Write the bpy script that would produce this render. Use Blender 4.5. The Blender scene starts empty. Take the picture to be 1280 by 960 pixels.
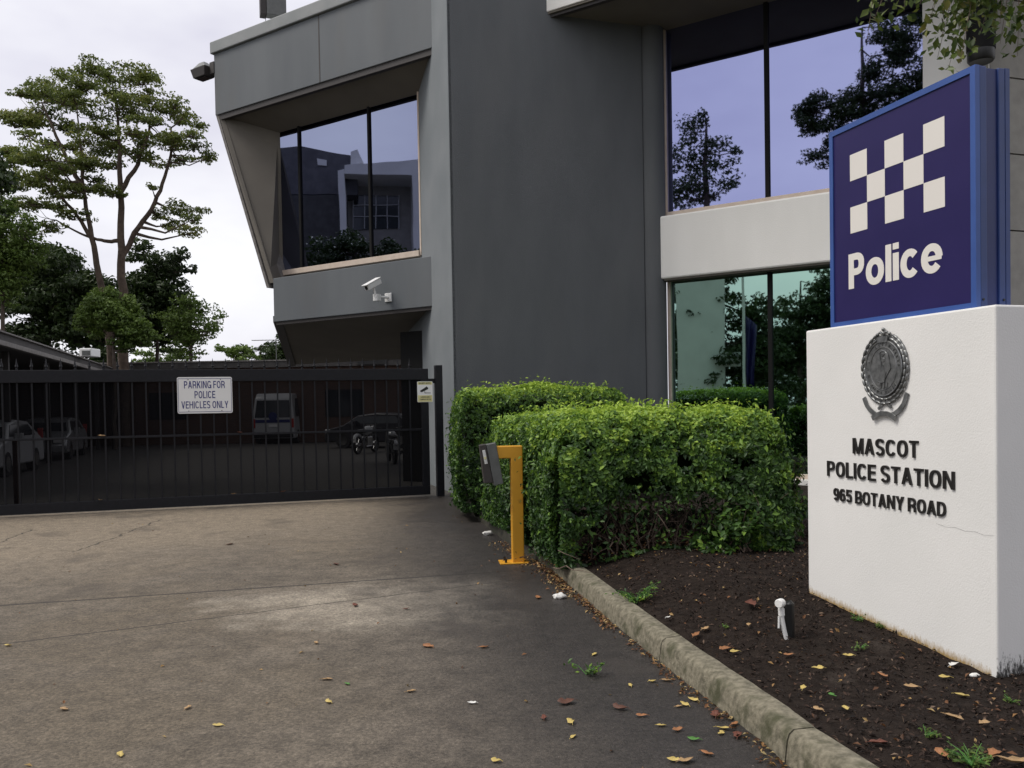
import bpy, bmesh, math, random
import numpy as np
from mathutils import Vector, Matrix
R = math.radians
random.seed(7); rng = np.random.default_rng(7)
scn = bpy.context.scene; COL = scn.collection

# ------------------------------------------------------------------ camera
F, PX, PY, HC = 1070.0, 640.0, 530.0, 1.6          # focal length in px of a 1280 wide frame
RM = Matrix.Rotation(R(90 - 1.25), 3, 'X') @ Matrix.Rotation(R(-1.0), 3, 'Z')
CAM = Vector((0, 0, HC))
cd = bpy.data.cameras.new('camera'); co = bpy.data.objects.new('camera', cd); COL.objects.link(co)
cd.sensor_width = 36; cd.lens = F / 1280 * 36; cd.shift_y = (PY - 480) / 1280; cd.clip_start = .05; cd.clip_end = 2000
co.matrix_world = Matrix.Translation(CAM) @ RM.to_4x4(); scn.camera = co

# ------------------------------------------------------------------ light
SUN_EL, SUN_AZ = 54, -98                            # soft light from the open sky on the left
w = bpy.data.worlds.new('World'); scn.world = w; w.use_nodes = True
nt = w.node_tree; nt.nodes.clear()
def wn(t): return nt.nodes.new(t)
wo = wn('ShaderNodeOutputWorld'); bg = wn('ShaderNodeBackground'); sky = wn('ShaderNodeTexSky')
sky.sky_type = 'NISHITA'; sky.sun_disc = False; sky.sun_elevation = R(SUN_EL); sky.sun_rotation = R(SUN_AZ); sky.air_density = 1; sky.dust_density = 4
tc = wn('ShaderNodeTexCoord'); noi = wn('ShaderNodeTexNoise'); noi.inputs['Scale'].default_value = 2.3; noi.inputs['Detail'].default_value = 5
mp = wn('ShaderNodeMapping'); mp.inputs['Scale'].default_value = (1, 1, 2.4)
rp = wn('ShaderNodeValToRGB'); e = rp.color_ramp.elements
e[0].position = .36; e[0].color = (6.3, 6.2, 7.1, 1); e[1].position = .64; e[1].color = (8.9, 8.9, 9.15, 1)
mx = wn('ShaderNodeMix'); mx.data_type = 'RGBA'; mx.inputs[0].default_value = .93
nt.links.new(tc.outputs['Generated'], mp.inputs[0]); nt.links.new(mp.outputs[0], noi.inputs['Vector'])
nt.links.new(noi.outputs[0], rp.inputs[0]); nt.links.new(sky.outputs[0], mx.inputs[6]); nt.links.new(rp.outputs[0], mx.inputs[7])
nt.links.new(mx.outputs[2], bg.inputs[0]); bg.inputs[1].default_value = .077; nt.links.new(bg.outputs[0], wo.inputs[0])
sl = bpy.data.lights.new('sun', 'SUN'); sl.energy = 1.5; sl.angle = R(22); sl.color = (1, .95, .88)
so = bpy.data.objects.new('sun', sl); COL.objects.link(so)
sd = Vector((math.sin(R(SUN_AZ)) * math.cos(R(SUN_EL)), math.cos(R(SUN_AZ)) * math.cos(R(SUN_EL)), math.sin(R(SUN_EL))))
so.rotation_euler = sd.to_track_quat('Z', 'Y').to_euler()
scn.view_settings.view_transform = 'Standard'; scn.view_settings.look = 'None'
scn.view_settings.exposure = .68; scn.view_settings.gamma = 1; scn.view_settings.use_curve_mapping = False
scn.render.engine = 'CYCLES'; scn.cycles.max_bounces = 6; scn.cycles.transparent_max_bounces = 12

# ------------------------------------------------------------------ survey helpers
def ray(px, py): return (RM @ Vector(((px - PX) / F, -(py - PY) / F, -1))).normalized()
def onz(px, py, z=0): d = ray(px, py); return CAM + d * ((z - HC) / d.z)
def onp(px, py, P, n): d = ray(px, py); return CAM + d * ((P - CAM).dot(n) / d.dot(n))
def ond(px, py, Y): d = ray(px, py); return CAM + d * (Y / d.y)
def V(*a): return Vector(a)
UP = V(0, 0, 1)
A = V(math.sin(R(-17.6)), math.cos(R(-17.6)), 0)     # the sign wall runs this way, away from the street
G = V(A.y, -A.x, 0)                                  # gate and tower front
W = V(math.sin(R(-56.5)), math.cos(R(-56.5)), 0)     # glazed fronts
NW = V(-W.y, W.x, 0)                                 # their outward normal
if NW.y > 0: NW = -NW

# ------------------------------------------------------------------ materials
MATS = {}
def nn(t, kind, **kw):
    n = t.nodes.new('ShaderNode' + kind)
    for k, v in kw.items():
        if hasattr(n, k): setattr(n, k, v)
        else: n.inputs[k.replace('_', ' ')].default_value = v
    return n
def mat(name, c1, c2=None, rough=.6, scale=3., detail=6, bump=0., bscale=60., metal=0., lo=.35, hi=.65, stretch=None, spec=.5, c3=None, s3=1., f3=(.5, .7)):
    m = bpy.data.materials.new(name); m.use_nodes = True; t = m.node_tree; b = t.nodes['Principled BSDF']; L = t.links.new
    b.inputs['Roughness'].default_value = rough; b.inputs['Metallic'].default_value = metal; b.inputs['Specular IOR Level'].default_value = spec
    c = nn(t, 'TexCoord'); src = c.outputs['Object']
    if stretch:
        mpn = nn(t, 'Mapping'); mpn.inputs['Scale'].default_value = stretch; L(src, mpn.inputs[0]); src = mpn.outputs[0]
    if c2:
        n = nn(t, 'TexNoise', Scale=scale, Detail=detail); L(src, n.inputs['Vector'])
        r = nn(t, 'ValToRGB'); r.color_ramp.elements[0].position = lo; r.color_ramp.elements[1].position = hi
        r.color_ramp.elements[0].color = (*c1, 1); r.color_ramp.elements[1].color = (*c2, 1); L(n.outputs[0], r.inputs[0]); out = r.outputs[0]
        if c3:
            n3 = nn(t, 'TexNoise', Scale=s3, Detail=5); L(src, n3.inputs['Vector'])
            mr = nn(t, 'MapRange'); mr.inputs[1].default_value, mr.inputs[2].default_value = f3; L(n3.outputs[0], mr.inputs[0])
            mxx = t.nodes.new('ShaderNodeMix'); mxx.data_type = 'RGBA'; L(mr.outputs[0], mxx.inputs[0]); L(out, mxx.inputs[6]); mxx.inputs[7].default_value = (*c3, 1); out = mxx.outputs[2]
        L(out, b.inputs['Base Color'])
    else: b.inputs['Base Color'].default_value = (*c1, 1)
    if bump:
        n2 = nn(t, 'TexNoise', Scale=bscale, Detail=4); L(c.outputs['Object'], n2.inputs['Vector'])
        bp = nn(t, 'Bump', Strength=1., Distance=bump); L(n2.outputs[0], bp.inputs['Height']); L(bp.outputs[0], b.inputs['Normal'])
    MATS[name] = m; return m
def leafmat(name, cols, rough=.42, trans=.3):
    m = bpy.data.materials.new(name); m.use_nodes = True; t = m.node_tree; b = t.nodes['Principled BSDF']; L = t.links.new
    a = nn(t, 'Attribute'); a.attribute_name = 'tone'; r = nn(t, 'ValToRGB'); els = r.color_ramp.elements
    for i, c in enumerate(cols):
        p = i / (len(cols) - 1)
        el = els[0] if i == 0 else (els[len(els) - 1] if i == len(cols) - 1 else els.new(p)); el.position = p; el.color = (*c, 1)
    L(a.outputs['Fac'], r.inputs[0]); L(r.outputs[0], b.inputs['Base Color']); b.inputs['Roughness'].default_value = rough; b.inputs['Specular IOR Level'].default_value = .35
    tr = nn(t, 'BsdfTranslucent'); L(r.outputs[0], tr.inputs[0]); ms = nn(t, 'MixShader'); ms.inputs[0].default_value = trans
    L(b.outputs[0], ms.inputs[1]); L(tr.outputs[0], ms.inputs[2]); L(ms.outputs[0], t.nodes['Material Output'].inputs[0]); MATS[name] = m; return m
def glassmat(name, tint):
    m = bpy.data.materials.new(name); m.use_nodes = True; t = m.node_tree; b = t.nodes['Principled BSDF']; L = t.links.new
    b.inputs['Base Color'].default_value = (*tint, 1); b.inputs['Metallic'].default_value = 1; b.inputs['Roughness'].default_value = .015
    c = nn(t, 'TexCoord'); n2 = nn(t, 'TexNoise', Scale=.9, Detail=1); L(c.outputs['Object'], n2.inputs['Vector'])
    bp = nn(t, 'Bump', Strength=1., Distance=.0014); L(n2.outputs[0], bp.inputs['Height']); L(bp.outputs[0], b.inputs['Normal']); MATS[name] = m; return m
mat('tower_paint', (.092, .099, .105), (.106, .113, .119), .75, 2.4, bump=.005, bscale=70, stretch=(1, 1, .3), c3=(.112, .117, .12), s3=1.1, f3=(.5, .8))
mat('grey_paint', (.095, .107, .117), (.125, .137, .146), .7, .9, bump=.002, bscale=60, c3=(.115, .12, .122), s3=.7, stretch=(1, 1, .25))
mat('side_paint_lit', (.16, .178, .188), (.195, .212, .222), .7, .9, bump=.003, bscale=60)  # wall grey lightened: the light from the left is put into the colour
mat('cap_paint', (.21, .225, .225), (.25, .26, .26), .6, 2)
mat('trim_dark', (.035, .03, .028), rough=.6)
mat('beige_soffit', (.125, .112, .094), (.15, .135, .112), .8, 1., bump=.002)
mat('cream_render', (.76, .75, .71), (.81, .80, .76), .75, 1.5, bump=.003, bscale=60, stretch=(1, 1, .3))
mat('sill_cream', (.56, .46, .37), (.62, .52, .43), .6, 6)
mat('stone_clad', (.27, .26, .235), (.33, .315, .285), .8, 5, bump=.003)
mat('mullion', (.012, .012, .012), rough=.75, spec=.15)
glassmat('glass_violet', (.31, .335, .56)); glassmat('glass_blue', (.26, .29, .42)); glassmat('glass_green', (.31, .48, .41))
mat('gate_black', (.004, .0045, .007), (.008, .0085, .012), .5, 20, spec=.3)
mat('sign_white', (.78, .78, .76), rough=.4); mat('text_navy', (.02, .025, .16), rough=.5); mat('black', (.01, .01, .01), rough=.4)
mat('notice_yellow', (.66, .62, .30), rough=.5)
mat('yellow_paint', (.62, .30, .018), (.68, .34, .025), .45, 4, c3=(.45, .19, .012), s3=9, f3=(.6, .75))
mat('box_grey', (.10, .105, .10), (.13, .135, .13), .4, 12)
mat('sign_navy', (.017, .012, .08), (.021, .015, .09), .4, 3, spec=.25)
mat('sign_blue', (.028, .075, .27), (.035, .09, .31), .4, 5)
mat('sign_blue_dark', (.008, .018, .10), (.011, .022, .12), .4, 5)
mat('sign_blue_side', (.018, .042, .15), (.024, .05, .18), .4, 5)
mat('sign_cream', (.74, .71, .66), rough=.5)
mat('letter_black', (.012, .011, .011), rough=.35)
mat('pewter', (.16, .165, .165), (.28, .285, .28), .38, 30, metal=.75)
mat('brick', (.16, .07, .045), (.24, .10, .06), .8, 3)
mat('white_metal', (.7, .7, .69), (.62, .62, .6), .45, 3); mat('plastic_white', (.78, .78, .76), rough=.4)
mat('car_white', (.42, .43, .44), rough=.25); mat('car_silver', (.35, .36, .37), rough=.25, metal=.5); mat('car_dark', (.03, .03, .035), rough=.25)
mat('car_glass', (.02, .025, .03), rough=.08); mat('tyre', (.015, .015, .015), rough=.8); mat('lamp_red', (.35, .02, .015), rough=.3); mat('lamp_clear', (.7, .7, .7), rough=.15)
mat('chrome', (.6, .6, .6), rough=.15, metal=1.)
mat('police_blue', (.01, .02, .12), rough=.4)
mat('bark', (.055, .038, .028), (.10, .072, .052), .9, 6, bump=.01, bscale=20); mat('bark_dark', (.05, .038, .03), (.09, .07, .055), .9, 6)
mat('twig', (.09, .06, .045), (.16, .12, .09), .9, 20)
mat('roof_dark', (.035, .032, .03), (.055, .05, .047), .7, 4); mat('roof_edge', (.13, .12, .11), (.20, .185, .17), .6, 9)
mat('house_white', (.62, .62, .6), (.68, .68, .66), .8, 1.2); mat('house_roof', (.07, .07, .08), (.10, .10, .11), .7, 4)
mat('asphalt', (.035, .033, .03), (.06, .056, .05), .85, 7, bump=.004, bscale=150)
mat('road_grey', (.05, .05, .05), (.07, .07, .07), .9, 4); mat('ground_far', (.05, .06, .03), (.09, .08, .05), .95, .6)
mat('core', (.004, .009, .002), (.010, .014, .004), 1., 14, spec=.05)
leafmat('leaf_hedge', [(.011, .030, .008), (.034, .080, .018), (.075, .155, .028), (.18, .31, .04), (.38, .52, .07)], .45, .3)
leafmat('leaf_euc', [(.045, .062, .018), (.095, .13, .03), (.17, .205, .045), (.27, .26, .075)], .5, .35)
leafmat('leaf_dark', [(.018, .032, .01), (.032, .058, .014), (.055, .085, .02)], .5, .2)
leafmat('leaf_light', [(.06, .10, .02), (.10, .16, .03), (.17, .24, .05)], .5, .3)
leafmat('leaf_vine', [(.03, .055, .012), (.07, .11, .02), (.13, .17, .035), (.20, .19, .05)], .4, .35)
leafmat('litter', [(.03, .015, .008), (.09, .04, .018), (.20, .09, .035), (.34, .22, .08), (.42, .33, .16)], .6, .1)
leafmat('chip', [(.006, .004, .003), (.018, .010, .007), (.05, .027, .017), (.20, .14, .095)], .8, 0.)
for nm, c in (('leaf_yellow', (.55, .42, .13)), ('leaf_tan', (.42, .27, .13)), ('leaf_orange', (.34, .15, .06)), ('leaf_brown', (.12, .05, .03)), ('leaf_green', (.08, .22, .04)), ('paper_white', (.75, .74, .7)), ('leaf_red', (.15, .05, .03))):
    mat(nm, c, tuple(x * .7 for x in c), .55, 30)

def mat_plinth():
    m = mat('plinth_paint', (.73, .725, .70), (.78, .77, .745), .72, 1.3, bump=.0014, bscale=110); t = m.node_tree; L = t.links.new; b = t.nodes['Principled BSDF']
    src = b.inputs['Base Color'].links[0].from_socket
    c = nn(t, 'TexCoord'); s = nn(t, 'SeparateXYZ'); L(c.outputs['Object'], s.inputs[0])
    # mud-splash at the foot (object z measured from the base) and grime streaks on the end face
    a = nn(t, 'Attribute'); a.attribute_name = 'grime'
    n = nn(t, 'TexNoise', Scale=70., Detail=7, Roughness=.75); mp2 = nn(t, 'Mapping'); mp2.inputs['Scale'].default_value = (1, 1, .35); L(c.outputs['Object'], mp2.inputs[0]); L(mp2.outputs[0], n.inputs['Vector'])
    sa = nn(t, 'SeparateColor'); L(a.outputs['Color'], sa.inputs[0])
    def thr(chan, width, lo_, col, prev):
        mu = nn(t, 'Math'); mu.operation = 'MULTIPLY_ADD'; L(n.outputs[0], mu.inputs[0]); mu.inputs[1].default_value = width; L(chan, mu.inputs[2])
        mr = nn(t, 'MapRange'); mr.inputs[1].default_value = lo_; mr.inputs[2].default_value = lo_ + .12; L(mu.outputs[0], mr.inputs[0])
        x = t.nodes.new('ShaderNodeMix'); x.data_type = 'RGBA'; L(mr.outputs[0], x.inputs[0]); L(prev, x.inputs[6]); x.inputs[7].default_value = (*col, 1); return x.outputs[2]
    o = thr(sa.outputs[0], .30, 1.0, (.36, .24, .09), src)
    o = thr(sa.outputs[1], .9, 1.0, (.035, .033, .03), o)
    L(o, b.inputs['Base Color']); return m
mat_plinth()

def mat_drive():
    m = bpy.data.materials.new('driveway_concrete'); m.use_nodes = True; t = m.node_tree; L = t.links.new; b = t.nodes['Principled BSDF']; MATS['driveway_concrete'] = m
    c = nn(t, 'TexCoord'); s = nn(t, 'SeparateXYZ'); L(c.outputs['Object'], s.inputs[0]); O = c.outputs['Object']
    def math_(op, a, b_=None, c_=None):
        n = nn(t, 'Math'); n.operation = op
        for i, v in enumerate((a, b_, c_)):
            if v is None: continue
            if isinstance(v, (int, float)): n.inputs[i].default_value = v
            else: L(v, n.inputs[i])
        return n.outputs[0]
    def noise(sc, det=5, rough=.55): n = nn(t, 'TexNoise', Scale=sc, Detail=det, Roughness=rough); L(O, n.inputs['Vector']); return n.outputs[0]
    def ramp(v, a, b_): r = nn(t, 'MapRange'); r.interpolation_type = 'SMOOTHSTEP'; r.inputs[1].default_value = a; r.inputs[2].default_value = b_; L(v, r.inputs[0]); return r.outputs[0]
    def mixc(f, a, b_):
        x = t.nodes.new('ShaderNodeMix'); x.data_type = 'RGBA'
        L(f, x.inputs[0]); 
        if isinstance(a, tuple): x.inputs[6].default_value = (*a, 1)
        else: L(a, x.inputs[6])
        if isinstance(b_, tuple): x.inputs[7].default_value = (*b_, 1)
        else: L(b_, x.inputs[7])
        return x.outputs[2]
    X, Y = s.outputs[0], s.outputs[1]
    nb = noise(.55, 6, .6); nm_ = noise(2.3, 6, .65); nf = noise(60, 3, .7); nf2 = noise(170, 2, .6)
    col = mixc(ramp(nm_, .3, .7), (.082, .068, .051), (.150, .125, .094))
    col = mixc(ramp(nb, .42, .62), col, (.115, .093, .065))
    # paler worn zone close to the gate on the left
    fz = math_('ADD', math_('MULTIPLY', X, -.10), math_('MULTIPLY', Y, .10)); fz = math_('ADD', fz, math_('MULTIPLY', nb, .9))
    col = mixc(math_('MULTIPLY', ramp(fz, 1.45, 2.1), .75), col, (.235, .192, .138))
    # bleached, dry patch in the middle
    dx = math_('DIVIDE', math_('SUBTRACT', X, -.95), 1.7); dy = math_('DIVIDE', math_('SUBTRACT', Y, 7.0), .95)
    dd = math_('ADD', math_('MULTIPLY', dx, dx), math_('MULTIPLY', dy, dy)); dd = math_('ADD', dd, math_('MULTIPLY', math_('SUBTRACT', nm_, .5), 3.2))
    col = mixc(math_('MULTIPLY', ramp(math_('MULTIPLY', dd, -1), -1.25, .1), .75), col, (.32, .28, .22))
    # damp strip along the kerb and hedge (distance from the kerb line)
    kd = math_('ADD', math_('ADD', X, math_('MULTIPLY', Y, .19)), -1.9)        # ~0 at the kerb, negative on the drive
    wet = math_('ADD', kd, math_('MULTIPLY', math_('SUBTRACT', nb, .5), 1.5)); wet = math_('ADD', wet, math_('MULTIPLY', math_('SUBTRACT', nm_, .5), .7))
    wf = ramp(wet, -2.3, -.4)
    col = mixc(math_('MULTIPLY', wf, .94), col, (.022, .019, .018))
    # second damp patch by the gate
    # fine aggregate speckle
    col = mixc(ramp(nf, .35, .7), mixc(ramp(nf2, .62, .7), col, (.02, .018, .016)), mixc(ramp(nf2, .66, .72), col, (.36, .32, .27)))
    def mulc(v, c_):
        x = t.nodes.new('ShaderNodeMix'); x.data_type = 'RGBA'; x.blend_type = 'MULTIPLY'; x.inputs[0].default_value = 1.; L(c_, x.inputs[6]); cc = nn(t, 'CombineColor'); [L(v, cc.inputs[k]) for k in range(3)]; L(cc.outputs[0], x.inputs[7]); return x.outputs[2]
    g1 = nn(t, 'MapRange'); L(noise(38, 4, .75), g1.inputs[0]); g1.inputs[1].default_value = .3; g1.inputs[2].default_value = .7; g1.inputs[3].default_value = .55; g1.inputs[4].default_value = 1.5
    g2 = nn(t, 'MapRange'); L(noise(7.5, 6, .7), g2.inputs[0]); g2.inputs[1].default_value = .3; g2.inputs[2].default_value = .7; g2.inputs[3].default_value = .68; g2.inputs[4].default_value = 1.32
    vo = nn(t, 'TexVoronoi', Scale=95.); L(O, vo.inputs['Vector']); g3 = nn(t, 'MapRange'); sv = nn(t, 'SeparateColor'); L(vo.outputs['Color'], sv.inputs[0]); L(sv.outputs[0], g3.inputs[0]); g3.inputs[3].default_value = .76; g3.inputs[4].default_value = 1.24
    col = mulc(g1.outputs[0], col); col = mulc(g2.outputs[0], col); col = mulc(g3.outputs[0], col)
    # dark blotches
    col = mixc(math_('MULTIPLY', ramp(noise(1.1, 4, .5), .56, .72), .5), col, (.05, .042, .036))
    # slab joints
    def line(a, b_, c_, wdt, wob=.02):
        d = math_('ABSOLUTE', math_('ADD', math_('ADD', math_('ADD', math_('MULTIPLY', X, a), math_('MULTIPLY', Y, b_)), c_), math_('MULTIPLY', math_('SUBTRACT', nm_, .5), wob)))
        return ramp(math_('MULTIPLY', d, -1), -wdt, -wdt * .3)
    for (p, q, wd, wob) in JOINTS:
        nx, ny = -(q.y - p.y), q.x - p.x; l = math.hypot(nx, ny); nx /= l; ny /= l
        lf = math_('MULTIPLY', line(nx, ny, -(nx * p.x + ny * p.y), wd, wob), .85); tx, ty = (q.x - p.x) / l, (q.y - p.y) / l
        if wob > .2:                              # short cracks stop at their ends
            along_ = math_('ADD', math_('ADD', math_('MULTIPLY', X, tx), math_('MULTIPLY', Y, ty)), -(tx * p.x + ty * p.y)); lf = math_('MULTIPLY', lf, math_('MULTIPLY', ramp(along_, -.1, .1), ramp(math_('MULTIPLY', along_, -1), -l - .1, -l + .1)))
        col = mixc(lf, col, (.018, .015, .013))
    L(col, b.inputs['Base Color'])
    rg = nn(t, 'MapRange'); L(wf, rg.inputs[0]); rg.inputs[3].default_value = .85; rg.inputs[4].default_value = .5; L(rg.outputs[0], b.inputs['Roughness'])
    h = math_('ADD', math_('MULTIPLY', nf, .5), math_('MULTIPLY', nf2, .25)); bp = nn(t, 'Bump', Strength=1., Distance=.012); L(h, bp.inputs['Height']); L(bp.outputs[0], b.inputs['Normal'])
JOINTS = [(onz(0, 757), onz(560, 719), .03, .05), (onz(300, 768), onz(620, 728), .016, .08), (onz(95, 690), onz(200, 650), .02, .35), (onz(0, 678), onz(40, 662), .02, .3)]
mat_drive()
mat('kerb_concrete', (.09, .082, .055), (.24, .215, .155), .9, 30, bump=.006, bscale=60, c3=(.06, .06, .03), s3=7, f3=(.54, .7), lo=.3, hi=.7)
mat('kerb_damp', (.018, .017, .013), (.06, .056, .04), .6, 24, bump=.006, bscale=60, c3=(.02, .025, .012), s3=3.5, f3=(.5, .68))
mat('mulch_soil', (.012, .008, .006), (.025, .018, .014), .95, 14, bump=.02, bscale=55, c3=(.05, .04, .033), s3=1.6, f3=(.62, .72), spec=.15)
def mat_brick():
    m = MATS['brick']; t = m.node_tree; L = t.links.new; b = t.nodes['Principled BSDF']; c = nn(t, 'TexCoord')
    s = nn(t, 'SeparateXYZ'); L(c.outputs['Object'], s.inputs[0]); cb = nn(t, 'CombineXYZ'); L(s.outputs[0], cb.inputs[0]); L(s.outputs[2], cb.inputs[1])
    bk = nn(t, 'TexBrick', Scale=1.); bk.inputs['Color1'].default_value = (.12, .06, .042, 1); bk.inputs['Color2'].default_value = (.085, .045, .035, 1); bk.inputs['Mortar'].default_value = (.11, .10, .085, 1)
    bk.inputs['Brick Width'].default_value = .24; bk.inputs['Row Height'].default_value = .086; bk.inputs['Mortar Size'].default_value = .008
    L(cb.outputs[0], bk.inputs['Vector']); L(bk.outputs[0], b.inputs['Base Color'])
mat_brick()
def mat_mesh():
    m = bpy.data.materials.new('privacy_mesh'); m.use_nodes = True; t = m.node_tree; L = t.links.new; b = t.nodes['Principled BSDF']; MATS['privacy_mesh'] = m
    b.inputs['Base Color'].default_value = (.0035, .0035, .0045, 1); b.inputs['Roughness'].default_value = .8; b.inputs['Specular IOR Level'].default_value = .05
    tr = nn(t, 'BsdfTransparent'); ms = nn(t, 'MixShader'); ms.inputs[0].default_value = .14
    L(b.outputs[0], ms.inputs[1]); L(tr.outputs[0], ms.inputs[2]); L(ms.outputs[0], t.nodes['Material Output'].inputs[0])
mat_mesh()

# ------------------------------------------------------------------ mesh helpers
class MB:
    def __init__(s): s.v = []; s.f = []; s.mi = []; s.cur = 0
    def face(s, pts, flip=False):
        i = len(s.v); s.v += [Vector(p) for p in pts]; idx = list(range(i, i + len(pts)))
        s.f.append(idx[::-1] if flip else idx); s.mi.append(s.cur); return s
    def hexa(s, b4, t4):                              # bottom loop and top loop
        i = len(s.v); s.v += [Vector(p) for p in b4] + [Vector(p) for p in t4]; n = len(b4)
        s.f.append(list(range(i + n - 1, i - 1, -1))); s.f.append(list(range(i + n, i + 2 * n)))
        for k in range(n): s.f.append([i + k, i + (k + 1) % n, i + n + (k + 1) % n, i + n + k])
        s.mi += [s.cur] * (n + 2); return s
    def box(s, o, u, v, wd, ul, vl, wl):             # o = corner, ranges along unit vectors
        (u0, u1), (v0, v1), (w0, w1) = ul, vl, wl
        P = lambda a, b, c: o + u * a + v * b + wd * c
        return s.hexa([P(u0, v0, w0), P(u1, v0, w0), P(u1, v1, w0), P(u0, v1, w0)], [P(u0, v0, w1), P(u1, v0, w1), P(u1, v1, w1), P(u0, v1, w1)])
    def cube(s, c, sx, sy, sz): c = Vector(c); return s.box(c, V(1, 0, 0), V(0, 1, 0), UP, (-sx / 2, sx / 2), (-sy / 2, sy / 2), (-sz / 2, sz / 2))
    def prism(s, pts, off): return s.hexa([Vector(p) for p in pts], [Vector(p) + off for p in pts])
    def tube(s, path, rad, n=8, caps=True):
        path = [Vector(p) for p in path]; rad = rad if hasattr(rad, '__len__') else [rad] * len(path)
        i0 = len(s.v); prev = None
        for k, p in enumerate(path):
            d = (path[min(k + 1, len(path) - 1)] - path[max(k - 1, 0)]).normalized()
            x = d.orthogonal().normalized() if prev is None else (prev - d * prev.dot(d)).normalized()
            prev = x; y = d.cross(x)
            for j in range(n): a = 2 * math.pi * j / n; s.v.append(p + (x * math.cos(a) + y * math.sin(a)) * rad[k])
        for k in range(len(path) - 1):
            for j in range(n):
                a = i0 + k * n + j; b = i0 + k * n + (j + 1) % n; s.f.append([a, b, b + n, a + n]); s.mi.append(s.cur)
        if caps:
            s.f.append([i0 + j for j in range(n)][::-1]); s.f.append([i0 + (len(path) - 1) * n + j for j in range(n)]); s.mi += [s.cur] * 2
        return s
    def ball(s, c, rx, ry, rz, nu=12, nv=8, M=None):
        i0 = len(s.v); c = Vector(c)
        for a in range(nv + 1):
            th = math.pi * a / nv
            for b in range(nu):
                ph = 2 * math.pi * b / nu; p = V(rx * math.sin(th) * math.cos(ph), ry * math.sin(th) * math.sin(ph), rz * math.cos(th))
                s.v.append(c + (M @ p if M else p))
        for a in range(nv):
            for b in range(nu):
                q = i0 + a * nu + b; r = i0 + a * nu + (b + 1) % nu; s.f.append([q, q + nu, r + nu, r]); s.mi.append(s.cur)
        return s
def link(o, parent=None):
    COL.objects.link(o)
    if parent: o.parent = parent
    return o
def tag(o, label=None, cat=None, group=None, kind=None):
    if label: o['label'] = label
    if cat: o['category'] = cat
    if group: o['group'] = group
    if kind: o['kind'] = kind
    return o
def thing(name, label, cat, loc=(0, 0, 0), rz=0, group=None):
    o = bpy.data.objects.new(name, None); o.location = loc; o.rotation_euler = (0, 0, rz); o.empty_display_size = .2; COL.objects.link(o)
    o['_m'] = 0; del o['_m']; return tag(o, label, cat, group)
def rootmat(o):
    m = Matrix.LocRotScale(o.location, o.rotation_euler, None)
    return rootmat(o.parent) @ m if o.parent else m
def part(name, mb, mats, parent=None, world=True, bevel=0., smooth=False, label=None):
    v, f = mb.v, mb.f
    if parent and world:
        mi = rootmat(parent).inverted(); v = [mi @ p for p in v]
    me = bpy.data.meshes.new(name); me.from_pydata([tuple(p) for p in v], [], f); me.update()
    ms = [mats] if isinstance(mats, str) else mats
    for m in ms: me.materials.append(MATS[m])
    if len(ms) > 1: me.polygons.foreach_set('material_index', mb.mi)
    bm = bmesh.new(); bm.from_mesh(me); bmesh.ops.remove_doubles(bm, verts=bm.verts, dist=1e-5); bmesh.ops.recalc_face_normals(bm, faces=bm.faces); bm.to_mesh(me); bm.free()
    o = bpy.data.objects.new(name, me); link(o, parent)
    if smooth:
        me.polygons.foreach_set('use_smooth', [True] * len(me.polygons))
        try: me.set_sharp_from_angle(angle=R(40))
        except Exception: pass
    if bevel: md = o.modifiers.new('bevel', 'BEVEL'); md.width = bevel; md.segments = 2; md.limit_method = 'ANGLE'
    if label: o['label'] = label
    return o
def struct(name, mb, mats, **k): return tag(part(name, mb, mats, **k), kind='structure')
def copy_tree(o, parent=None):
    c = o.copy(); COL.objects.link(c)
    if parent: c.parent = parent
    for ch in [x for x in bpy.data.objects if x.parent == o]: copy_tree(ch, c)
    return c

def leaves(name, P, N, size, matname, parent=None, tone=None, spread=.9, aspect=.5, fold=.25, jit=.4):
    """one mesh of folded leaf blades at points P facing roughly N"""
    P = np.asarray(P, float); n = len(P); N = np.asarray(N, float)
    if parent is not None:
        mi = np.array(rootmat(parent).inverted()); P = P @ mi[:3, :3].T + mi[:3, 3]; N = N @ mi[:3, :3].T
    nrm = N + rng.normal(size=(n, 3)) * spread; nrm /= np.linalg.norm(nrm, axis=1)[:, None] + 1e-9
    r = rng.normal(size=(n, 3)); r[:, 2] -= .3; t = r - (r * nrm).sum(1)[:, None] * nrm; t /= np.linalg.norm(t, axis=1)[:, None] + 1e-9
    b = np.cross(nrm, t); L = (size * (1 + jit * rng.uniform(-1, 1, n)))[:, None]; w_ = L * aspect
    V4 = np.stack([P - t * L * .5, P + b * w_ * .5 + nrm * w_ * fold, P + t * L * .5 - nrm * L * .1, P - b * w_ * .5 + nrm * w_ * fold], 1).reshape(-1, 3)
    me = bpy.data.meshes.new(name); me.vertices.add(4 * n); me.vertices.foreach_set('co', V4.ravel())
    i = np.arange(n) * 4; tri = np.stack([i, i + 1, i + 2, i, i + 2, i + 3], 1).ravel()
    me.loops.add(6 * n); me.loops.foreach_set('vertex_index', tri); me.polygons.add(2 * n)
    me.polygons.foreach_set('loop_start', np.arange(2 * n) * 3); me.update(calc_edges=True); me.materials.append(MATS[matname])
    a = me.attributes.new('tone', 'FLOAT', 'FACE'); tv = rng.uniform(0, 1, n) if tone is None else np.clip(tone, 0, 1); a.data.foreach_set('value', np.repeat(tv, 2))
    o = bpy.data.objects.new(name, me); link(o, parent); return o

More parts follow.
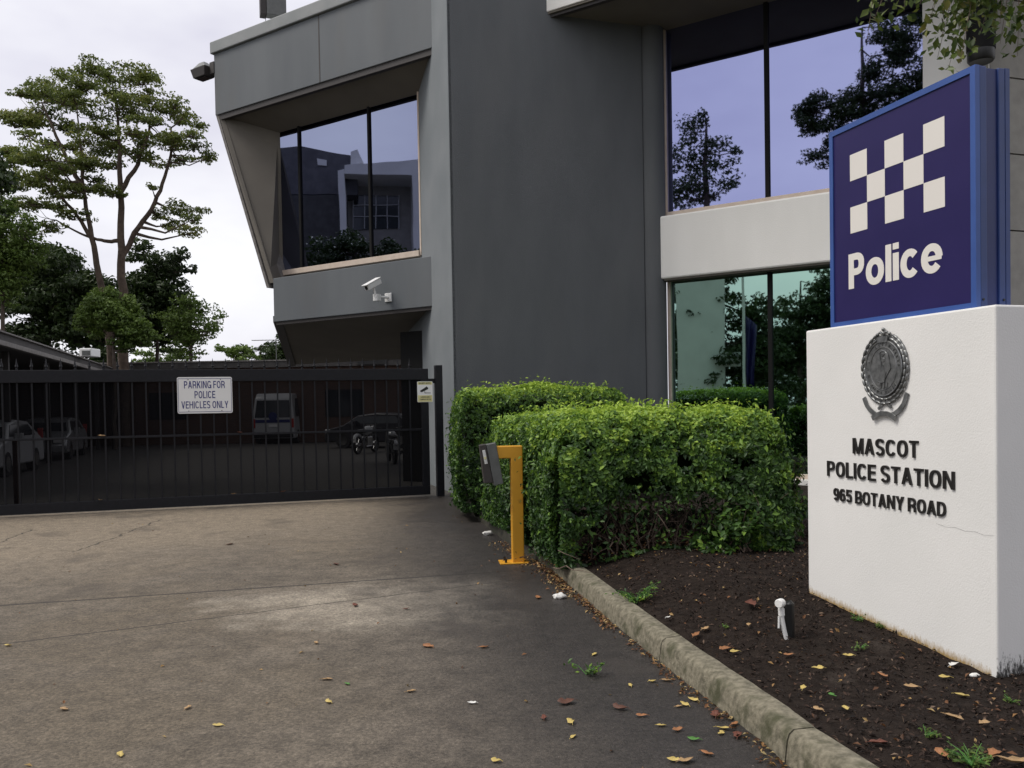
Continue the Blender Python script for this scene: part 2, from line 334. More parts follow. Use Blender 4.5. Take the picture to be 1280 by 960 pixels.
def _arc(cx, cy, rx, ry, a0, a1, n=14, e=2.35):
    P = []
    for k in range(n + 1):
        a = R(a0 + (a1 - a0) * k / n); c, s_ = math.cos(a), math.sin(a); q = (abs(c) ** e + abs(s_) ** e) ** (-1 / e)
        P.append((cx + rx * c * q, cy + ry * s_ * q))
    return P
def glyph(ch, t):
    """(width, [(points, closed)] strokes, [polygons]) of one bold grotesque character on a unit cap height"""
    s = t / 2; S = []; Pg = []; st_ = lambda *p: S.append((list(p), False))
    if ch in 'OQ0': w = .78 if ch != '0' else .6; S.append((_arc(w / 2, .5, w / 2 - s, .5 - s * .82, 0, 360, 32)[:-1], True))
    elif ch == 'C': w = .76; S.append((_arc(w / 2, .5, w / 2 - s, .5 - s * .82, 38, 322, 26), False))
    elif ch == 'G': w = .8; S.append((_arc(w / 2, .5, w / 2 - s, .5 - s * .82, 38, 325, 26), False)); st_((w * .55, .42), (w - s * .9, .42)); st_((w - s * .75, .5), (w - s * .75, 0))
    elif ch == 'D': w = .75; S.append(([(s, s * .82)] + _arc(w * .42, .5, w * .58 - s, .5 - s * .82, -90, 90, 14) + [(s, 1 - s * .82)], True))
    elif ch in 'PRB':
        w = .70 if ch != 'R' else .74; c = .47; m = (1 + c) / 2 - s / 2
        st_((s, 0), (s, 1)); S.append(([(t * .9, 1 - s * .82)] + _arc(w * .5, (1 - s * .82 + c) / 2, w * .48 - s, (1 - s * .82 - c) / 2, 90, -90, 12) + [(t, c)], False))
        if ch == 'R': st_((w * .55, c + s * .4), (w - s * 1.15, c * .62), (w - s * .95, 0))
        if ch == 'B': S.append(([(t, c)] + _arc(w * .52, (s * .82 + c) / 2, w * .50 - s, (c - s * .82) / 2, 90, -90, 12) + [(t, s * .82)], False))
    elif ch in 'EFL':
        w = {'E': .62, 'F': .58, 'L': .56}[ch]; st_((s, 0), (s, 1))
        if ch in 'EF': st_((t, 1 - s * .82), (w, 1 - s * .82)); st_((t, .52), (w * .94, .52))
        if ch in 'EL': st_((t, s * .82), (w, s * .82))
    elif ch == 'H': w = .74; st_((s, 0), (s, 1)); st_((w - s, 0), (w - s, 1)); st_((t, .52), (w - t, .52))
    elif ch in 'Il': w = t; st_((s, 0), (s, 1))
    elif ch == 'T': w = .66; st_((0, 1 - s * .82), (w, 1 - s * .82)); st_((w / 2, 0), (w / 2, 1 - t * .9))
    elif ch == 'U': w = .74; S.append(([(s, 1), (s, .35)] + _arc(w / 2, .35, w / 2 - s, .35 - s, 180, 360, 14)[1:-1] + [(w - s, .35), (w - s, 1)], False))
    elif ch == 'M': w = .9; st_((s, 0), (s, 1)); st_((w - s, 0), (w - s, 1)); a = t * .62; Pg += [[(t * .35, 1), (t * 1.25, 1), (w / 2 + a * .55, 0), (w / 2 - a * .75, 0)], [(w - t * 1.25, 1), (w - t * .35, 1), (w / 2 + a * .75, 0), (w / 2 - a * .55, 0)]]
    elif ch == 'N': w = .76; st_((s, 0), (s, 1)); st_((w - s, 0), (w - s, 1)); Pg.append([(t * .2, 1), (t * 1.15, 1), (w - t * .2, 0), (w - t * 1.15, 0)])
    elif ch == 'A': w = .78; a = t * .58; Pg += [[(0, 0), (t * 1.02, 0), (w / 2 + a, 1), (w / 2 - a, 1)], [(w - t * 1.02, 0), (w, 0), (w / 2 + a, 1), (w / 2 - a, 1)]]; st_((w * .25, .30), (w * .75, .30))
    elif ch == 'V': w = .74; a = t * .56; Pg += [[(0, 1), (t * 1.02, 1), (w / 2 + a, 0), (w / 2 - a, 0)], [(w - t * 1.02, 1), (w, 1), (w / 2 + a, 0), (w / 2 - a, 0)]]
    elif ch == 'Y': w = .76; a = s; Pg += [[(0, 1), (t * 1.12, 1), (w / 2 + a, .40), (w / 2 - a, .40)], [(w - t * 1.12, 1), (w, 1), (w / 2 + a, .40), (w / 2 - a, .40)]]; st_((w / 2, 0), (w / 2, .44))
    elif ch == 'W': w = 1.05; a = t * .5; Pg += [[(0, 1), (t, 1), (w * .28 + a, 0), (w * .28 - a, 0)], [(w * .5 - a, 1), (w * .5 + a, 1), (w * .28 + a, 0), (w * .28 - a, 0)], [(w * .5 - a, 1), (w * .5 + a, 1), (w * .72 + a, 0), (w * .72 - a, 0)], [(w - t, 1), (w, 1), (w * .72 + a, 0), (w * .72 - a, 0)]]
    elif ch == 'K': w = .76; st_((s, 0), (s, 1)); Pg += [[(t * .8, .28), (t * .8, .52), (w - t * 1.3, 1), (w - t * .05, 1)], [(w * .32, .52), (w * .50, .68), (w, 0), (w - t * 1.2, 0)]]
    elif ch == 'S': w = .70; S.append((_arc(w / 2, .735, w / 2 - s, .265 - s * .55, 22, 262, 16, 2.1)[:-1] + _arc(w / 2, .265, w / 2 - s, .265 - s * .55, 82, -158, 16, 2.1)[1:], False)); 
    elif ch in '69':
        w = .62; a = _arc(w / 2, .32, w / 2 - s, .32 - s * .82, 0, 360, 24)[:-1]; b = _arc(w / 2, .5, w / 2 - s, .5 - s * .82, 40, 195, 14)
        if ch == '9': a = [(w - x, 1 - y) for x, y in a]; b = [(w - x, 1 - y) for x, y in b]
        S += [(a, True), (b, False)]
    elif ch == '5': w = .62; st_((t * .6, 1 - s * .82), (w * .95, 1 - s * .82)); st_((t * .75, 1), (t * .55, .46)); S.append((_arc(w / 2, .33, w / 2 - s, .33 - s * .82, 125, -155, 20), False))
    elif ch == 'o': w = .76; S.append((_arc(w / 2, .37, w / 2 - s, .38 - s * .82, 0, 360, 28, 2.1)[:-1], True))
    elif ch == 'c': w = .72; S.append((_arc(w / 2, .37, w / 2 - s, .38 - s * .82, 40, 320, 22, 2.1), False))
    elif ch == 'e': w = .75; S.append((_arc(w / 2, .37, w / 2 - s * .95, .38 - s * .82, 2, 322, 24, 2.1), False)); t2 = t * .52; Pg.append([(s, .37 - t2 / 2), (w - t * .15, .37 - t2 / 2), (w - t * .1, .37 + t2 / 2), (s, .37 + t2 / 2)])
    elif ch == 'i': w = t; st_((s, 0), (s, .735)); st_((s, .83), (s, 1))
    else: w = .3
    return w, S, Pg
def text(name, s, matname, parent, TL, BR, udir, off, wdir=UP, depth=.004, bold=.2, capfit=True, spacing=.12):
    """raised lettering fitted into the rectangle TL..BR, udir = reading direction, off = outward normal"""
    t = bold if bold > .08 else .2; polys = []; x = 0
    for ch in s:
        if ch == ' ': x += .30; continue
        w, S, Pg = glyph(ch, t)
        for P, closed in S:
            P = [Vector((a, b)) for a, b in P]; n = len(P); Lf, Rt = [], []
            for k in range(n):
                p0 = P[(k - 1) % n] if (closed or k) else P[k]; p1 = P[(k + 1) % n] if (closed or k < n - 1) else P[k]
                d1 = (P[k] - p0); d2 = (p1 - P[k]); d1 = d1.normalized() if d1.length > 1e-7 else d2.normalized(); d2 = d2.normalized() if d2.length > 1e-7 else d1
                m = (d1 + d2).normalized(); nr = Vector((-m.y, m.x)); c = max(.5, m.dot(d1)); o_ = Vector((nr.x, nr.y * .82)) * (t / 2 / c); Lf.append(P[k] + o_); Rt.append(P[k] - o_)
            polys.append(([(Lf, Rt, closed)], len(polys)))
        for g in Pg: polys.append(([Vector((a, b)) for a, b in g], len(polys)))
        for i_ in range(len(polys)):
            if not isinstance(polys[i_][1], tuple):
                g = polys[i_][0]; sh = Vector((x, 0))
                g = [([p + sh for p in g[0][0]], [p + sh for p in g[0][1]], g[0][2])] if isinstance(g[0], tuple) else [p + sh for p in g]; polys[i_] = (g, (0,))
        x += w + spacing
    allp = [p for g, _ in polys for p in (g[0][0] + g[0][1] if isinstance(g[0], tuple) else g)]
    x0 = min(p.x for p in allp); x1 = max(p.x for p in allp); y0 = min(p.y for p in allp); y1 = max(p.y for p in allp)
    wd = (BR - TL).dot(udir); ht = (TL - BR).dot(wdir); mb = MB()
    Q = lambda p: TL + udir * ((p.x - x0) / (x1 - x0) * wd) - wdir * ((y1 - p.y) / (y1 - y0) * ht)
    for i_, (g, _) in enumerate(polys):
        dp = depth * (1 + .06 * ((i_ * 7) % 5) / 5)
        if isinstance(g[0], tuple):
            Lf, Rt, closed = g[0]; n = len(Lf); a_, b_ = [Q(p) for p in Lf], [Q(p) for p in Rt]; o_ = off * dp
            for k in range(n if closed else n - 1):
                q = (k + 1) % n; mb.face([a_[k] + o_, a_[q] + o_, b_[q] + o_, b_[k] + o_]); mb.face([a_[k], a_[q], a_[q] + o_, a_[k] + o_], True); mb.face([b_[k], b_[q], b_[q] + o_, b_[k] + o_]); mb.face([a_[k], a_[q], b_[q], b_[k]], True)
            if not closed: mb.face([a_[0], a_[0] + o_, b_[0] + o_, b_[0]]); mb.face([a_[-1], a_[-1] + o_, b_[-1] + o_, b_[-1]], True)
        else:
            q = [Q(p) for p in g]; mb.hexa(q, [p + off * dp for p in q])
    return part(name, mb, matname, parent)

# ================================================================== GROUND
KERB = [V(2.35, -1.0, 0), V(1.75, 1.6, 0), onz(985, 960), onz(960, 933), onz(900, 886), onz(840, 840), onz(767, 780), onz(690, 712), onz(645, 688), onz(600, 652), onz(571, 626)]
KERB[2].z = 0
def kerbx(y):
    for a, b in zip(KERB, KERB[1:]):
        if a.y <= y <= b.y: return a.x + (b.x - a.x) * (y - a.y) / (b.y - a.y)
    return KERB[0].x if y < KERB[0].y else KERB[-1].x
def bedz(x, y):
    hs = [(-2, .13), (4.5, .13), (6.2, .29), (8, .29), (14, .10), (17, .04), (40, .0)]
    h = .13
    for a, b in zip(hs, hs[1:]):
        if a[0] <= y <= b[0]: h = a[1] + (b[1] - a[1]) * (y - a[0]) / (b[0] - a[0])
    d = min(1, max(0, (x - kerbx(y) - .12) / .7)); return .125 + (h - .125) * d if y < 14 else h
S = 400
struct('ground', MB().face([(-S, -S, -.03), (S, -S, -.03), (S, S, -.03), (-S, S, -.03)]), 'ground_far')
gpost = onz(550, 620); gl = gpost - G * 14
drive = MB()
pts = [V(-14, 2, 0)] + [V(-11, -2.5, 0)] + [k + V(.02, 0, 0) for k in KERB[:]] + [V(-.9, 15.6, 0), V(gpost.x, gpost.y + .3, 0), gl + V(0, .3, 0)]
drive.face([V(p.x, p.y, 0) for p in pts]); struct('driveway', drive, 'driveway_concrete')
struct('pavement', MB().hexa([(-60, -5.5, -.02), (60, -5.5, -.02), (60, -1.0, -.02), (-60, -1.0, -.02)], [(-60, -5.5, -.004), (60, -5.5, -.004), (60, -1.0, -.004), (-60, -1.0, -.004)]), 'kerb_concrete')
struct('road', MB().face([(-90, -20, -.015), (90, -20, -.015), (90, -5.6, -.015), (-90, -5.6, -.015)]), 'road_grey')
cp = [gl + V(0, .3, 0), V(gpost.x, gpost.y + .3, 0), V(2, 18, 0), V(6, 46, 0), V(-40, 46, 0), V(-40, 12, 0)]
struct('car_park', MB().face([V(p.x, p.y, -.004) for p in cp]), 'asphalt')
# kerb: swept profile in pieces with joints
def kerb():
    import bisect
    path = []
    for a, b in zip(KERB, KERB[1:]):
        for k in range(6): path.append(a.lerp(b, k / 6))
    path.append(KERB[-1])
    # smooth
    for _ in range(6): path = [path[0]] + [(path[i - 1] + path[i] * 2 + path[i + 1]) / 4 for i in range(1, len(path) - 1)] + [path[-1]]
    prof = [(0, 0), (.012, .10), (.022, .128), (.045, .146), (.14, .150), (.16, .135), (.165, -.05)]
    def seg(i0, i1, name, m):
        mb = MB(); rings = []
        for i in range(i0, i1 + 1):
            p = path[i]; d = (path[min(i + 1, len(path) - 1)] - path[max(i - 1, 0)]).normalized(); r = V(d.y, -d.x, 0)
            if r.x < 0: r = -r
            if i == i0: p = p + d * .006
            if i == i1: p = p - d * .006
            s = .0015 * math.sin(i * 3.1)
            rings.append([p + r * (a + s) + UP * (b_ + .002 * math.sin(i * 1.7 + a * 40)) for a, b_ in prof])
        for k in range(len(rings) - 1):
            for j in range(len(prof) - 1): mb.face([rings[k][j], rings[k + 1][j], rings[k + 1][j + 1], rings[k][j + 1]])
        mb.face(rings[0]); mb.face(rings[-1], True)
        struct(name, mb, m, smooth=True)
    cuts = [0, 14, 31, 42, len(path) - 1]
    for a, b, m in zip(cuts, cuts[1:], ['kerb_concrete', 'kerb_concrete', 'kerb_concrete', 'kerb_damp']): seg(a, b, 'kerb', m)
kerb()
# mulch bed
mb = MB(); ys = np.concatenate([np.linspace(-1, 3, 24), np.linspace(3.05, 9, 150), np.linspace(9.1, 15.5, 30), np.linspace(15.7, 24, 10)])
ds = np.concatenate([np.linspace(.10, 2.6, 90), np.linspace(2.7, 14, 30)]); idx = {}
from mathutils import noise as mnoise
for i, y in enumerate(ys):
    for j, d in enumerate(ds):
        x = (kerbx(y) if y < 15.2 else kerbx(15.2)) + d; z = bedz(x, y)
        if d > .16: z += .012 * mnoise.noise(V(x * 3, y * 3, 0)) + .010 * mnoise.noise(V(x * 14, y * 14, 3))
        idx[i, j] = len(mb.v); mb.v.append(V(x, y, z))
for i in range(len(ys) - 1):
    for j in range(len(ds) - 1): mb.f.append([idx[i, j], idx[i, j + 1], idx[i + 1, j + 1], idx[i + 1, j]]); mb.mi.append(0)
struct('garden_soil', mb, 'mulch_soil', smooth=True)

# ================================================================== POLICE STATION
C0 = ond(568, 490, 15.6); C0.z = 0
nG = V(G.y, -G.x, 0)                                    # outward normal of the tower front (towards the street)
def along(P, D, px, py=400):                            # distance from P along D where image column px is met
    r = ray(px, py); n = V(r.y, -r.x, 0); return -(P - CAM).dot(n) / D.dot(n)
C1 = C0 + G * along(C0, G, 805, 300)
G0 = C1 + G * .30 + V(0, .28, 0); G0.z = 0
G0 = G0 + W * 0
WR = -W
G0 = G0 + WR * along(G0, WR, 835, 265)
PF = C0 + A * along(C0, A, 541, 60)                     # fascia plane meets the tower side
st = thing('police_station', 'grey and cream rendered police station with mirror windows and a tall charcoal tower wall', 'building', (C0.x, C0.y, 0))
gA = -G
nA_ = V(-A.y, A.x, 0)
TW = MB(); back = A * 4.2
TW.hexa([C0, C1, C1 + back, C0 + back], [p + UP * 14 for p in (C0, C1, C1 + back, C0 + back)])
part('tower_wall', TW, 'tower_paint', st)
part('side_wall', MB().box(C0, A, nA_, UP, (.0, 4.2), (-.05, .012), (-.1, 13.9)), 'side_paint_lit', st, bevel=.008)
# rounded corner column beside the glazing
cc = C1.lerp(G0, .45) + A * .10; cr = (G0 - C1).length * .46
part('column', MB().tube([cc - UP * .1, cc + UP * 14], cr, 24), 'tower_paint', st, smooth=True)
ZS = 8.95
# --- right glazing
def gp(px, py, off=0.): return onp(px, py, G0 + NW * off, NW)
t_pil = along(G0, WR, 1157, 100); t_end = along(G0 + NW * .32, WR, 1236, 100) 
zu0 = gp(836, 266).z; zu1 = ZS + .3
zb1 = onp(806, 273, G0 + NW * .32, NW).z; zb0 = onp(806, 351, G0 + NW * .32, NW).z
t_mu = along(G0, WR, 960, 240)
def wbox(o, t0, t1, n0, n1, z0, z1): return MB().box(o, WR, NW, UP, (t0, t1), (n0, n1), (z0, z1))
def pane(name, o, t0, t1, z0, z1, m, parent, off=0.):
    return part(name, wbox(o, t0, t1, off - .012, off, z0, z1), m, parent)
def window(o, stops, z0, z1, m, mull=.05, frame='sill_cream', fw=.055, jamb=True):
    fr = MB()
    if jamb: fr.box(o, WR, NW, UP, (stops[0] - fw, stops[0]), (-.06, .06), (z0 - fw * 1.2, z1))
    fr.box(o, WR, NW, UP, (stops[0] + .001, stops[-1]), (-.06, .075), (z0 - fw * 1.5, z0))
    wdw = part('window', fr, frame, st, bevel=.004)
    for a, b in zip(stops, stops[1:]): pane('pane', o, a, b, z0 + .001, z1, m, wdw)
    for s in stops[1:-1]: part('mullion', wbox(o, s - mull / 2, s + mull / 2, -.02, .05, z0 + .002, z1), 'mullion', wdw)
    return wdw
window(G0, [.0, t_mu, t_pil], zu0, zu1, 'glass_violet', .075)
zl0 = onp(978, 592, G0, NW).z
window(G0, [.04, t_mu + .02, t_pil], zl0, zb0 + .1, 'glass_green', .075)
# cream spandrel band, plinth course, pilaster
part('spandrel_band', wbox(G0, along(G0 + NW * .32, WR, 805.5, 300), t_pil + .1, -.2, .32, zb0, zb1), 'cream_render', st, bevel=.035)
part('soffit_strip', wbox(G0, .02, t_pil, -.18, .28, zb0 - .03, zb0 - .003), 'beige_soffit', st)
part('base_course', wbox(G0, -.05, t_pil + .2, -.2, .2, -.1, zl0 - .085), 'cream_render', st, bevel=.01)
part('pilaster', wbox(G0, t_pil, t_end, -.35, .32, -.1, 13), 'cream_render', st, bevel=.01)
PE = G0 + WR * t_end + NW * .32
def clad():
    mb = MB(); z = -.1; zj = [HC + (onp(1270, y, PE - NW * .05, nG).z - HC) for y in (384, 287, 191, 96)]
    zs = [-.1, zj[0] - 1.2] + zj + [zj[-1] + 1.24, zj[-1] + 2.48, zj[-1] + 3.7]
    for a, b in zip(zs, zs[1:]): mb.box(PE - NW * .1 + G * .02, G, nG, UP, (0, 8), (-.3, 0), (a, b - .022))
    mb.box(PE - NW * .1 + G * .02, G, nG, UP, (0, 8), (-.5, -.31), (-.1, 13)); part('stone_cladding', mb, 'stone_clad', st, bevel=.003)
clad()
# overhanging roof edge above the right glazing
P683 = C0 + G * along(C0, G, 683, 15); ov = (P683 - G0).dot(NW)
rt0 = -(G0 - P683).dot(-WR)
rt0 = (P683 - G0).dot(WR)
zso = onp(683, 15, P683, NW).z
mb = MB(); mb.hexa([P683 + UP * zso, P683 + WR * 12 + UP * zso, P683 + WR * 12 - NW * .35 + UP * zso, P683 - NW * .35 + UP * zso], [P683 + UP * (zso + 1.9), P683 + WR * 12 + UP * (zso + 1.9), P683 + WR * 12 - NW * .35 + UP * (zso + 1.9), P683 - NW * .35 + UP * (zso + 1.9)])
part('roof_fascia', mb, 'cream_render', st, bevel=.015)
q = [P683 - NW * .02, P683 + WR * 12 - NW * .02, G0 + WR * 12 - NW * .4, C1 - NW * .4 + A * .2]
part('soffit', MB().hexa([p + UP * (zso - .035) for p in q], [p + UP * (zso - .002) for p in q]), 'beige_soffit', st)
part('soffit_trim', MB().box(P683, WR, NW, UP, (.0, 12), (-.16, -.06), (zso - .09, zso - .037)), 'trim_dark', st)
# --- left wing
def fp(px, py, rec=0.): return onp(px, py, PF - NW * rec, NW)
PFt = MB(); ztop = fp(267, 53).z; zfb = fp(271, 143.7).z; tL = (fp(268, 100) - PF).dot(W)
REC = .9
# fascia box
part('fascia', MB().box(PF, W, NW, UP, (-.6, tL), (-6., 0), (zfb, ztop - .28)), 'grey_paint', st, bevel=.012)
part('parapet_cap', MB().box(PF, W, NW, UP, (-.6, tL + .07), (-6.1, .06), (ztop - .275, ztop)), 'cap_paint', st, bevel=.02)
tj = (fp(399, 60) - PF).dot(W)
part('fascia_joint', MB().box(PF, W, NW, UP, (tj - .016, tj + .016), (-.01, .004), (zfb + .01, ztop - .285)), 'trim_dark', st)
part('fascia_drip', MB().box(PF, W, NW, UP, (-.3, tL - .03), (-.14, -.03), (zfb - .12, zfb - .001)), 'trim_dark', st)
# recess surfaces, built as a solid frame round the window
def rec(px, py, r): return fp(px, py, r)
a0 = fp(276, 146); a0.z = zfb - .05; a1 = PF - W * .5 + UP * (zfb - .05)
wTL, wTR, wBR, wBL = rec(350, 165, REC), rec(523, 119, REC), rec(527, 314, REC), rec(354, 338.5, REC)
zwt = (wTL.z + wTR.z) / 2; zwb = (wBR.z + wBL.z) / 2
tWL = (wTL - PF).dot(W); PG = PF - NW * REC
tWR = -1.4
def lp(t, n, z): return PF + W * t + NW * n + UP * z
zpt = fp(341, 348, .28).z; zpb = fp(344, 402.3, .28).z; tP = (fp(342, 380, .28) - PF).dot(W)
tFa = (a0 - PF).dot(W)
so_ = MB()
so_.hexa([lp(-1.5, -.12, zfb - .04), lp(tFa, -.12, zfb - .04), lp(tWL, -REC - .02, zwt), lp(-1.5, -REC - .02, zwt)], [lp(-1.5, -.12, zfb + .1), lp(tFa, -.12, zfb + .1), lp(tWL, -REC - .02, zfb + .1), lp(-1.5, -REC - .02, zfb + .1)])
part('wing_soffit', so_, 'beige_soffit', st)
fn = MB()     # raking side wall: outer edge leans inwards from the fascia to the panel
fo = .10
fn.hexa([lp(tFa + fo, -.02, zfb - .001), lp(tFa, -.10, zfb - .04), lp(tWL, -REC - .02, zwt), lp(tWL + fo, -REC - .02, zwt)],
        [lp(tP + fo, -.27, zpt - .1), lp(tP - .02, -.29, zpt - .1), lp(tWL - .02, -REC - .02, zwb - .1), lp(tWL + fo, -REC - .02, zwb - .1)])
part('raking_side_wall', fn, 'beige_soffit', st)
fe = MB(); fe.hexa([lp(tFa + fo + .02, -.02, zfb), lp(tFa + fo + .02, -6, zfb), lp(tFa + fo + .10, -6, zfb), lp(tFa + fo + .10, -.02, zfb)], [lp(tP + fo + .02, -.26, zpt - .2), lp(tP + fo + .02, -6, zpt - .2), lp(tP + fo + .10, -6, zpt - .2), lp(tP + fo + .10, -.26, zpt - .2)])
part('raking_edge_trim', fe, 'roof_edge', st)
# spandrel panel under the window
part('spandrel_panel', MB().box(PF, W, NW, UP, (-1.2, tP), (-6, -.28), (zpb, zpt)), 'grey_paint', st, bevel=.012)
part('panel_drip', MB().box(PF, W, NW, UP, (-1.2, tP - .04), (-.42, -.31), (zpb - .07, zpb - .001)), 'trim_dark', st)
s = MB(); s.box(PF, W, NW, UP, (-1.2, tWL + .05), (-REC - .02, -.30), (zpt - .06, zpt + .0)); 
tm1 = (rec(376, 250, REC) - PF).dot(W); tm2 = (rec(463, 230, REC) - PF).dot(W); tWr = (wBR - PF).dot(W)
fr = MB().box(PG, W, NW, UP, (tWr, tWL + .03), (-.05, .10), (zwb - .12, zwb))
fr.box(PG, W, NW, UP, (tWr - .04, tWr), (-.05, .06), (zwb - .1, zwt + .1))
lw = part('window', fr, 'sill_cream', st, bevel=.004)
for a, b in ((tWr, tm2), (tm2, tm1), (tm1, tWL)): part('pane', MB().box(PG, W, NW, UP, (a, b), (-.012, 0), (zwb + .001, zwt + .25)), 'glass_blue', lw)
for m_ in (tm1, tm2): part('mullion', MB().box(PG, W, NW, UP, (m_ - .03, m_ + .03), (.001, .04), (zwb + .002, zwt + .02)), 'mullion', lw)
part('wall', MB().box(PG, W, NW, UP, (tWr - 1.5, tWL + .1), (-5, -.08), (zpb, zfb + .1)), 'grey_paint', st)
# undercroft: sloping beige soffit behind the spandrel, dark pier, rear wall
u0, u1 = fp(345.5, 403, .42), fp(531, 385, .42); zc = zpb - .005
b0 = ond(365, 456, 25.); b1 = ond(505, 447, 23.)
um = MB(); k0 = lp(tP - .03, -.42, zc); k1 = lp(-1.0, -.42, zc)
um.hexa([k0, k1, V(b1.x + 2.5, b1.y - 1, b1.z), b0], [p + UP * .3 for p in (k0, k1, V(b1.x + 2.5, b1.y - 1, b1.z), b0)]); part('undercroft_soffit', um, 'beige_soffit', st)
k2 = lp(tP + .04, -.29, zpb); k3 = b0 + V(-.1, 0, -.05)
part('raking_edge_trim', MB().hexa([k2 - W * .30, k2, k3, k3 - W * .30], [p + UP * .14 for p in (k2 - W * .30, k2, k3, k3 - W * .30)]), 'trim_dark', st)
pr = C0 + A * along(C0, A, 529, 430)
d0 = pr + W * .02
pw = along(pr, W, 500, 440)
part('pier', MB().box(pr, W, NW, UP, (0, pw), (-1.0, -.02), (-.1, onp(528, 413, pr, NW).z)), 'mullion', st)

# security camera on the spandrel panel
cpn = lambda px, py, r=.28: onp(px, py, PF - NW * r, NW)
cm = cpn(486, 372); cam_t = thing('security_camera', 'white box security camera on a bracket under the blue mirrored window', 'security camera', cm)
part('wall_plate', MB().box(cm, W, NW, UP, (-.09, .09), (0, .03), (-.09, .09)), 'plastic_white', cam_t, bevel=.01)
hd = (W * .10 + NW * .95 - UP * .50).normalized(); hs = hd.cross(UP).normalized(); hu = hs.cross(hd)
hc = cm + NW * .36 + W * .12 + UP * .24
part('bracket', MB().tube([cm + NW * .03, cm + NW * .30 + W * .08 + UP * .0, hc - hu * .07], [.03, .03, .025], 10).box(cm + NW * .27 + W * .08, W, NW, UP, (-.06, .06), (-.06, .06), (-.09, .05)), 'plastic_white', cam_t, bevel=.006)
part('housing', MB().box(hc, hd, hs, hu, (-.21, .18), (-.07, .07), (-.058, .058)), 'plastic_white', cam_t, bevel=.015)
part('sun_shield', MB().box(hc, hd, hs, hu, (-.22, .22), (-.082, .082), (.062, .074)), 'plastic_white', cam_t, bevel=.004)
part('lens', MB().tube([hc + hd * .181, hc + hd * .19], .04, 16), 'black', cam_t)
# floodlight on the parapet corner
flp = fp(268, 84); fl = thing('floodlight', 'dark floodlight bracketed off the left corner of the grey roof fascia', 'floodlight', flp)
D = W; part('bracket', MB().box(flp, W, NW, UP, (0, .16), (-.12, .02), (-.14, .14)), 'trim_dark', fl, bevel=.01)
fb = flp + W * .42 - NW * .02
part('housing', MB().hexa([fb + W * -.2 + NW * .14 - UP * .16, fb + W * .22 + NW * .14 - UP * .16, fb + W * .22 - NW * .14 - UP * .16, fb + W * -.2 - NW * .14 - UP * .16], [fb + W * -.26 + NW * .18 + UP * .05, fb + W * .28 + NW * .18 + UP * .05, fb + W * .28 - NW * .18 + UP * .05, fb + W * -.26 - NW * .18 + UP * .05]), 'trim_dark', fl, bevel=.01)
part('hood', MB().hexa([fb + W * -.24 + NW * .16 + UP * .052, fb + W * .26 + NW * .16 + UP * .052, fb + W * .26 - NW * .16 + UP * .052, fb + W * -.24 - NW * .16 + UP * .052], [fb + W * -.08 + NW * .06 + UP * .21, fb + W * .10 + NW * .06 + UP * .21, fb + W * .10 - NW * .06 + UP * .21, fb + W * -.08 - NW * .06 + UP * .21]), 'box_grey', fl, bevel=.03)
part('glass', MB().box(fb, W, NW, UP, (-.17, .19), (-.11, .11), (-.172, -.162)), 'car_glass', fl)
# roof sign box standing on the parapet, its foot in view
rb = ond(345, 8, fp(345, 30).y + .9); rbx = thing('roof_light_box', 'weathered grey-green box panel standing on a thin rod above the parapet', 'roof box', (rb.x, rb.y, ztop))
zq = ond(340, 21.5, rb.y).z
part('cabinet', MB().box(V(rb.x, rb.y, 0), V(.93, .36, 0).normalized(), V(-.36, .93, 0).normalized(), UP, (-.22, .22), (-.12, .14), (zq, zq + 1.5)), 'box_grey', rbx, bevel=.01)
part('side_housing', MB().box(V(rb.x, rb.y, 0), V(.93, .36, 0).normalized(), V(-.36, .93, 0).normalized(), UP, (-.36, -.225), (-.10, .16), (zq - .01, zq + 1.5)), 'trim_dark', rbx, bevel=.01)
part('rod', MB().tube([V(rb.x - .22, rb.y - .1, ztop - .05), V(rb.x - .22, rb.y - .1, zq)], .008, 6), 'trim_dark', rbx)
# weep pipe on the raking edge
wp = lp(tP + .75, -.4, zpt + .8 + 0); 

# wall light on the cream pilaster
wl = onp(1226, 40, G0 + NW * .55 , NW); wlt = thing('wall_light', 'dark cylindrical wall light above the blue police sign, half hidden by hanging leaves', 'wall light', (wl.x, wl.y, onp(1226, 78, G0 + NW * .55, NW).z))
zb_ = onp(1226, 78, G0 + NW * .55, NW).z
part('lamp_body', MB().tube([V(wl.x, wl.y, zb_ + .18), V(wl.x, wl.y, zb_ + 1.3)], .205, 24), 'mullion', wlt, smooth=True)
part('lamp_collar', MB().tube([V(wl.x, wl.y, zb_), V(wl.x, wl.y, zb_ + .03), V(wl.x, wl.y, zb_ + .178)], [.17, .195, .195], 24), 'black', wlt, smooth=True)
part('wall_bracket', MB().box(V(wl.x, wl.y, zb_), NW, WR, UP, (-.28, -.1), (-.05, .05), (.5, .8)), 'black', wlt)

# ================================================================== GATE
gt = thing('sliding_gate', 'long black steel sliding gate with spear-topped bars and dark privacy mesh', 'gate', (gpost.x, gpost.y, 0))
GL = -G                                                # runs left from the post
gO = V(gpost.x, gpost.y, 0) + GL * .18
gq = lambda px, py: onp(px, py, gO, nG)
zt = gq(500, 461).z; zt0 = gq(500, 475).z; zm = gq(400, 540).z; zbt = gq(300, 637).z; LEN = 9.6
zbt = .20
def gbox(a, b, n0, n1, z0, z1, o=gO): return MB().box(o, GL, nG, UP, (a, b), (n0, n1), (z0, z1))
part('top_beam', gbox(0, LEN, -.04, .04, zt0, zt), 'gate_black', gt, bevel=.006)
part('bottom_beam', gbox(0, LEN, -.045, .045, .04, .20), 'gate_black', gt, bevel=.006)
part('mid_rail', gbox(.13, LEN, .012, .042, zm - .018, zm + .018), 'gate_black', gt, bevel=.004)
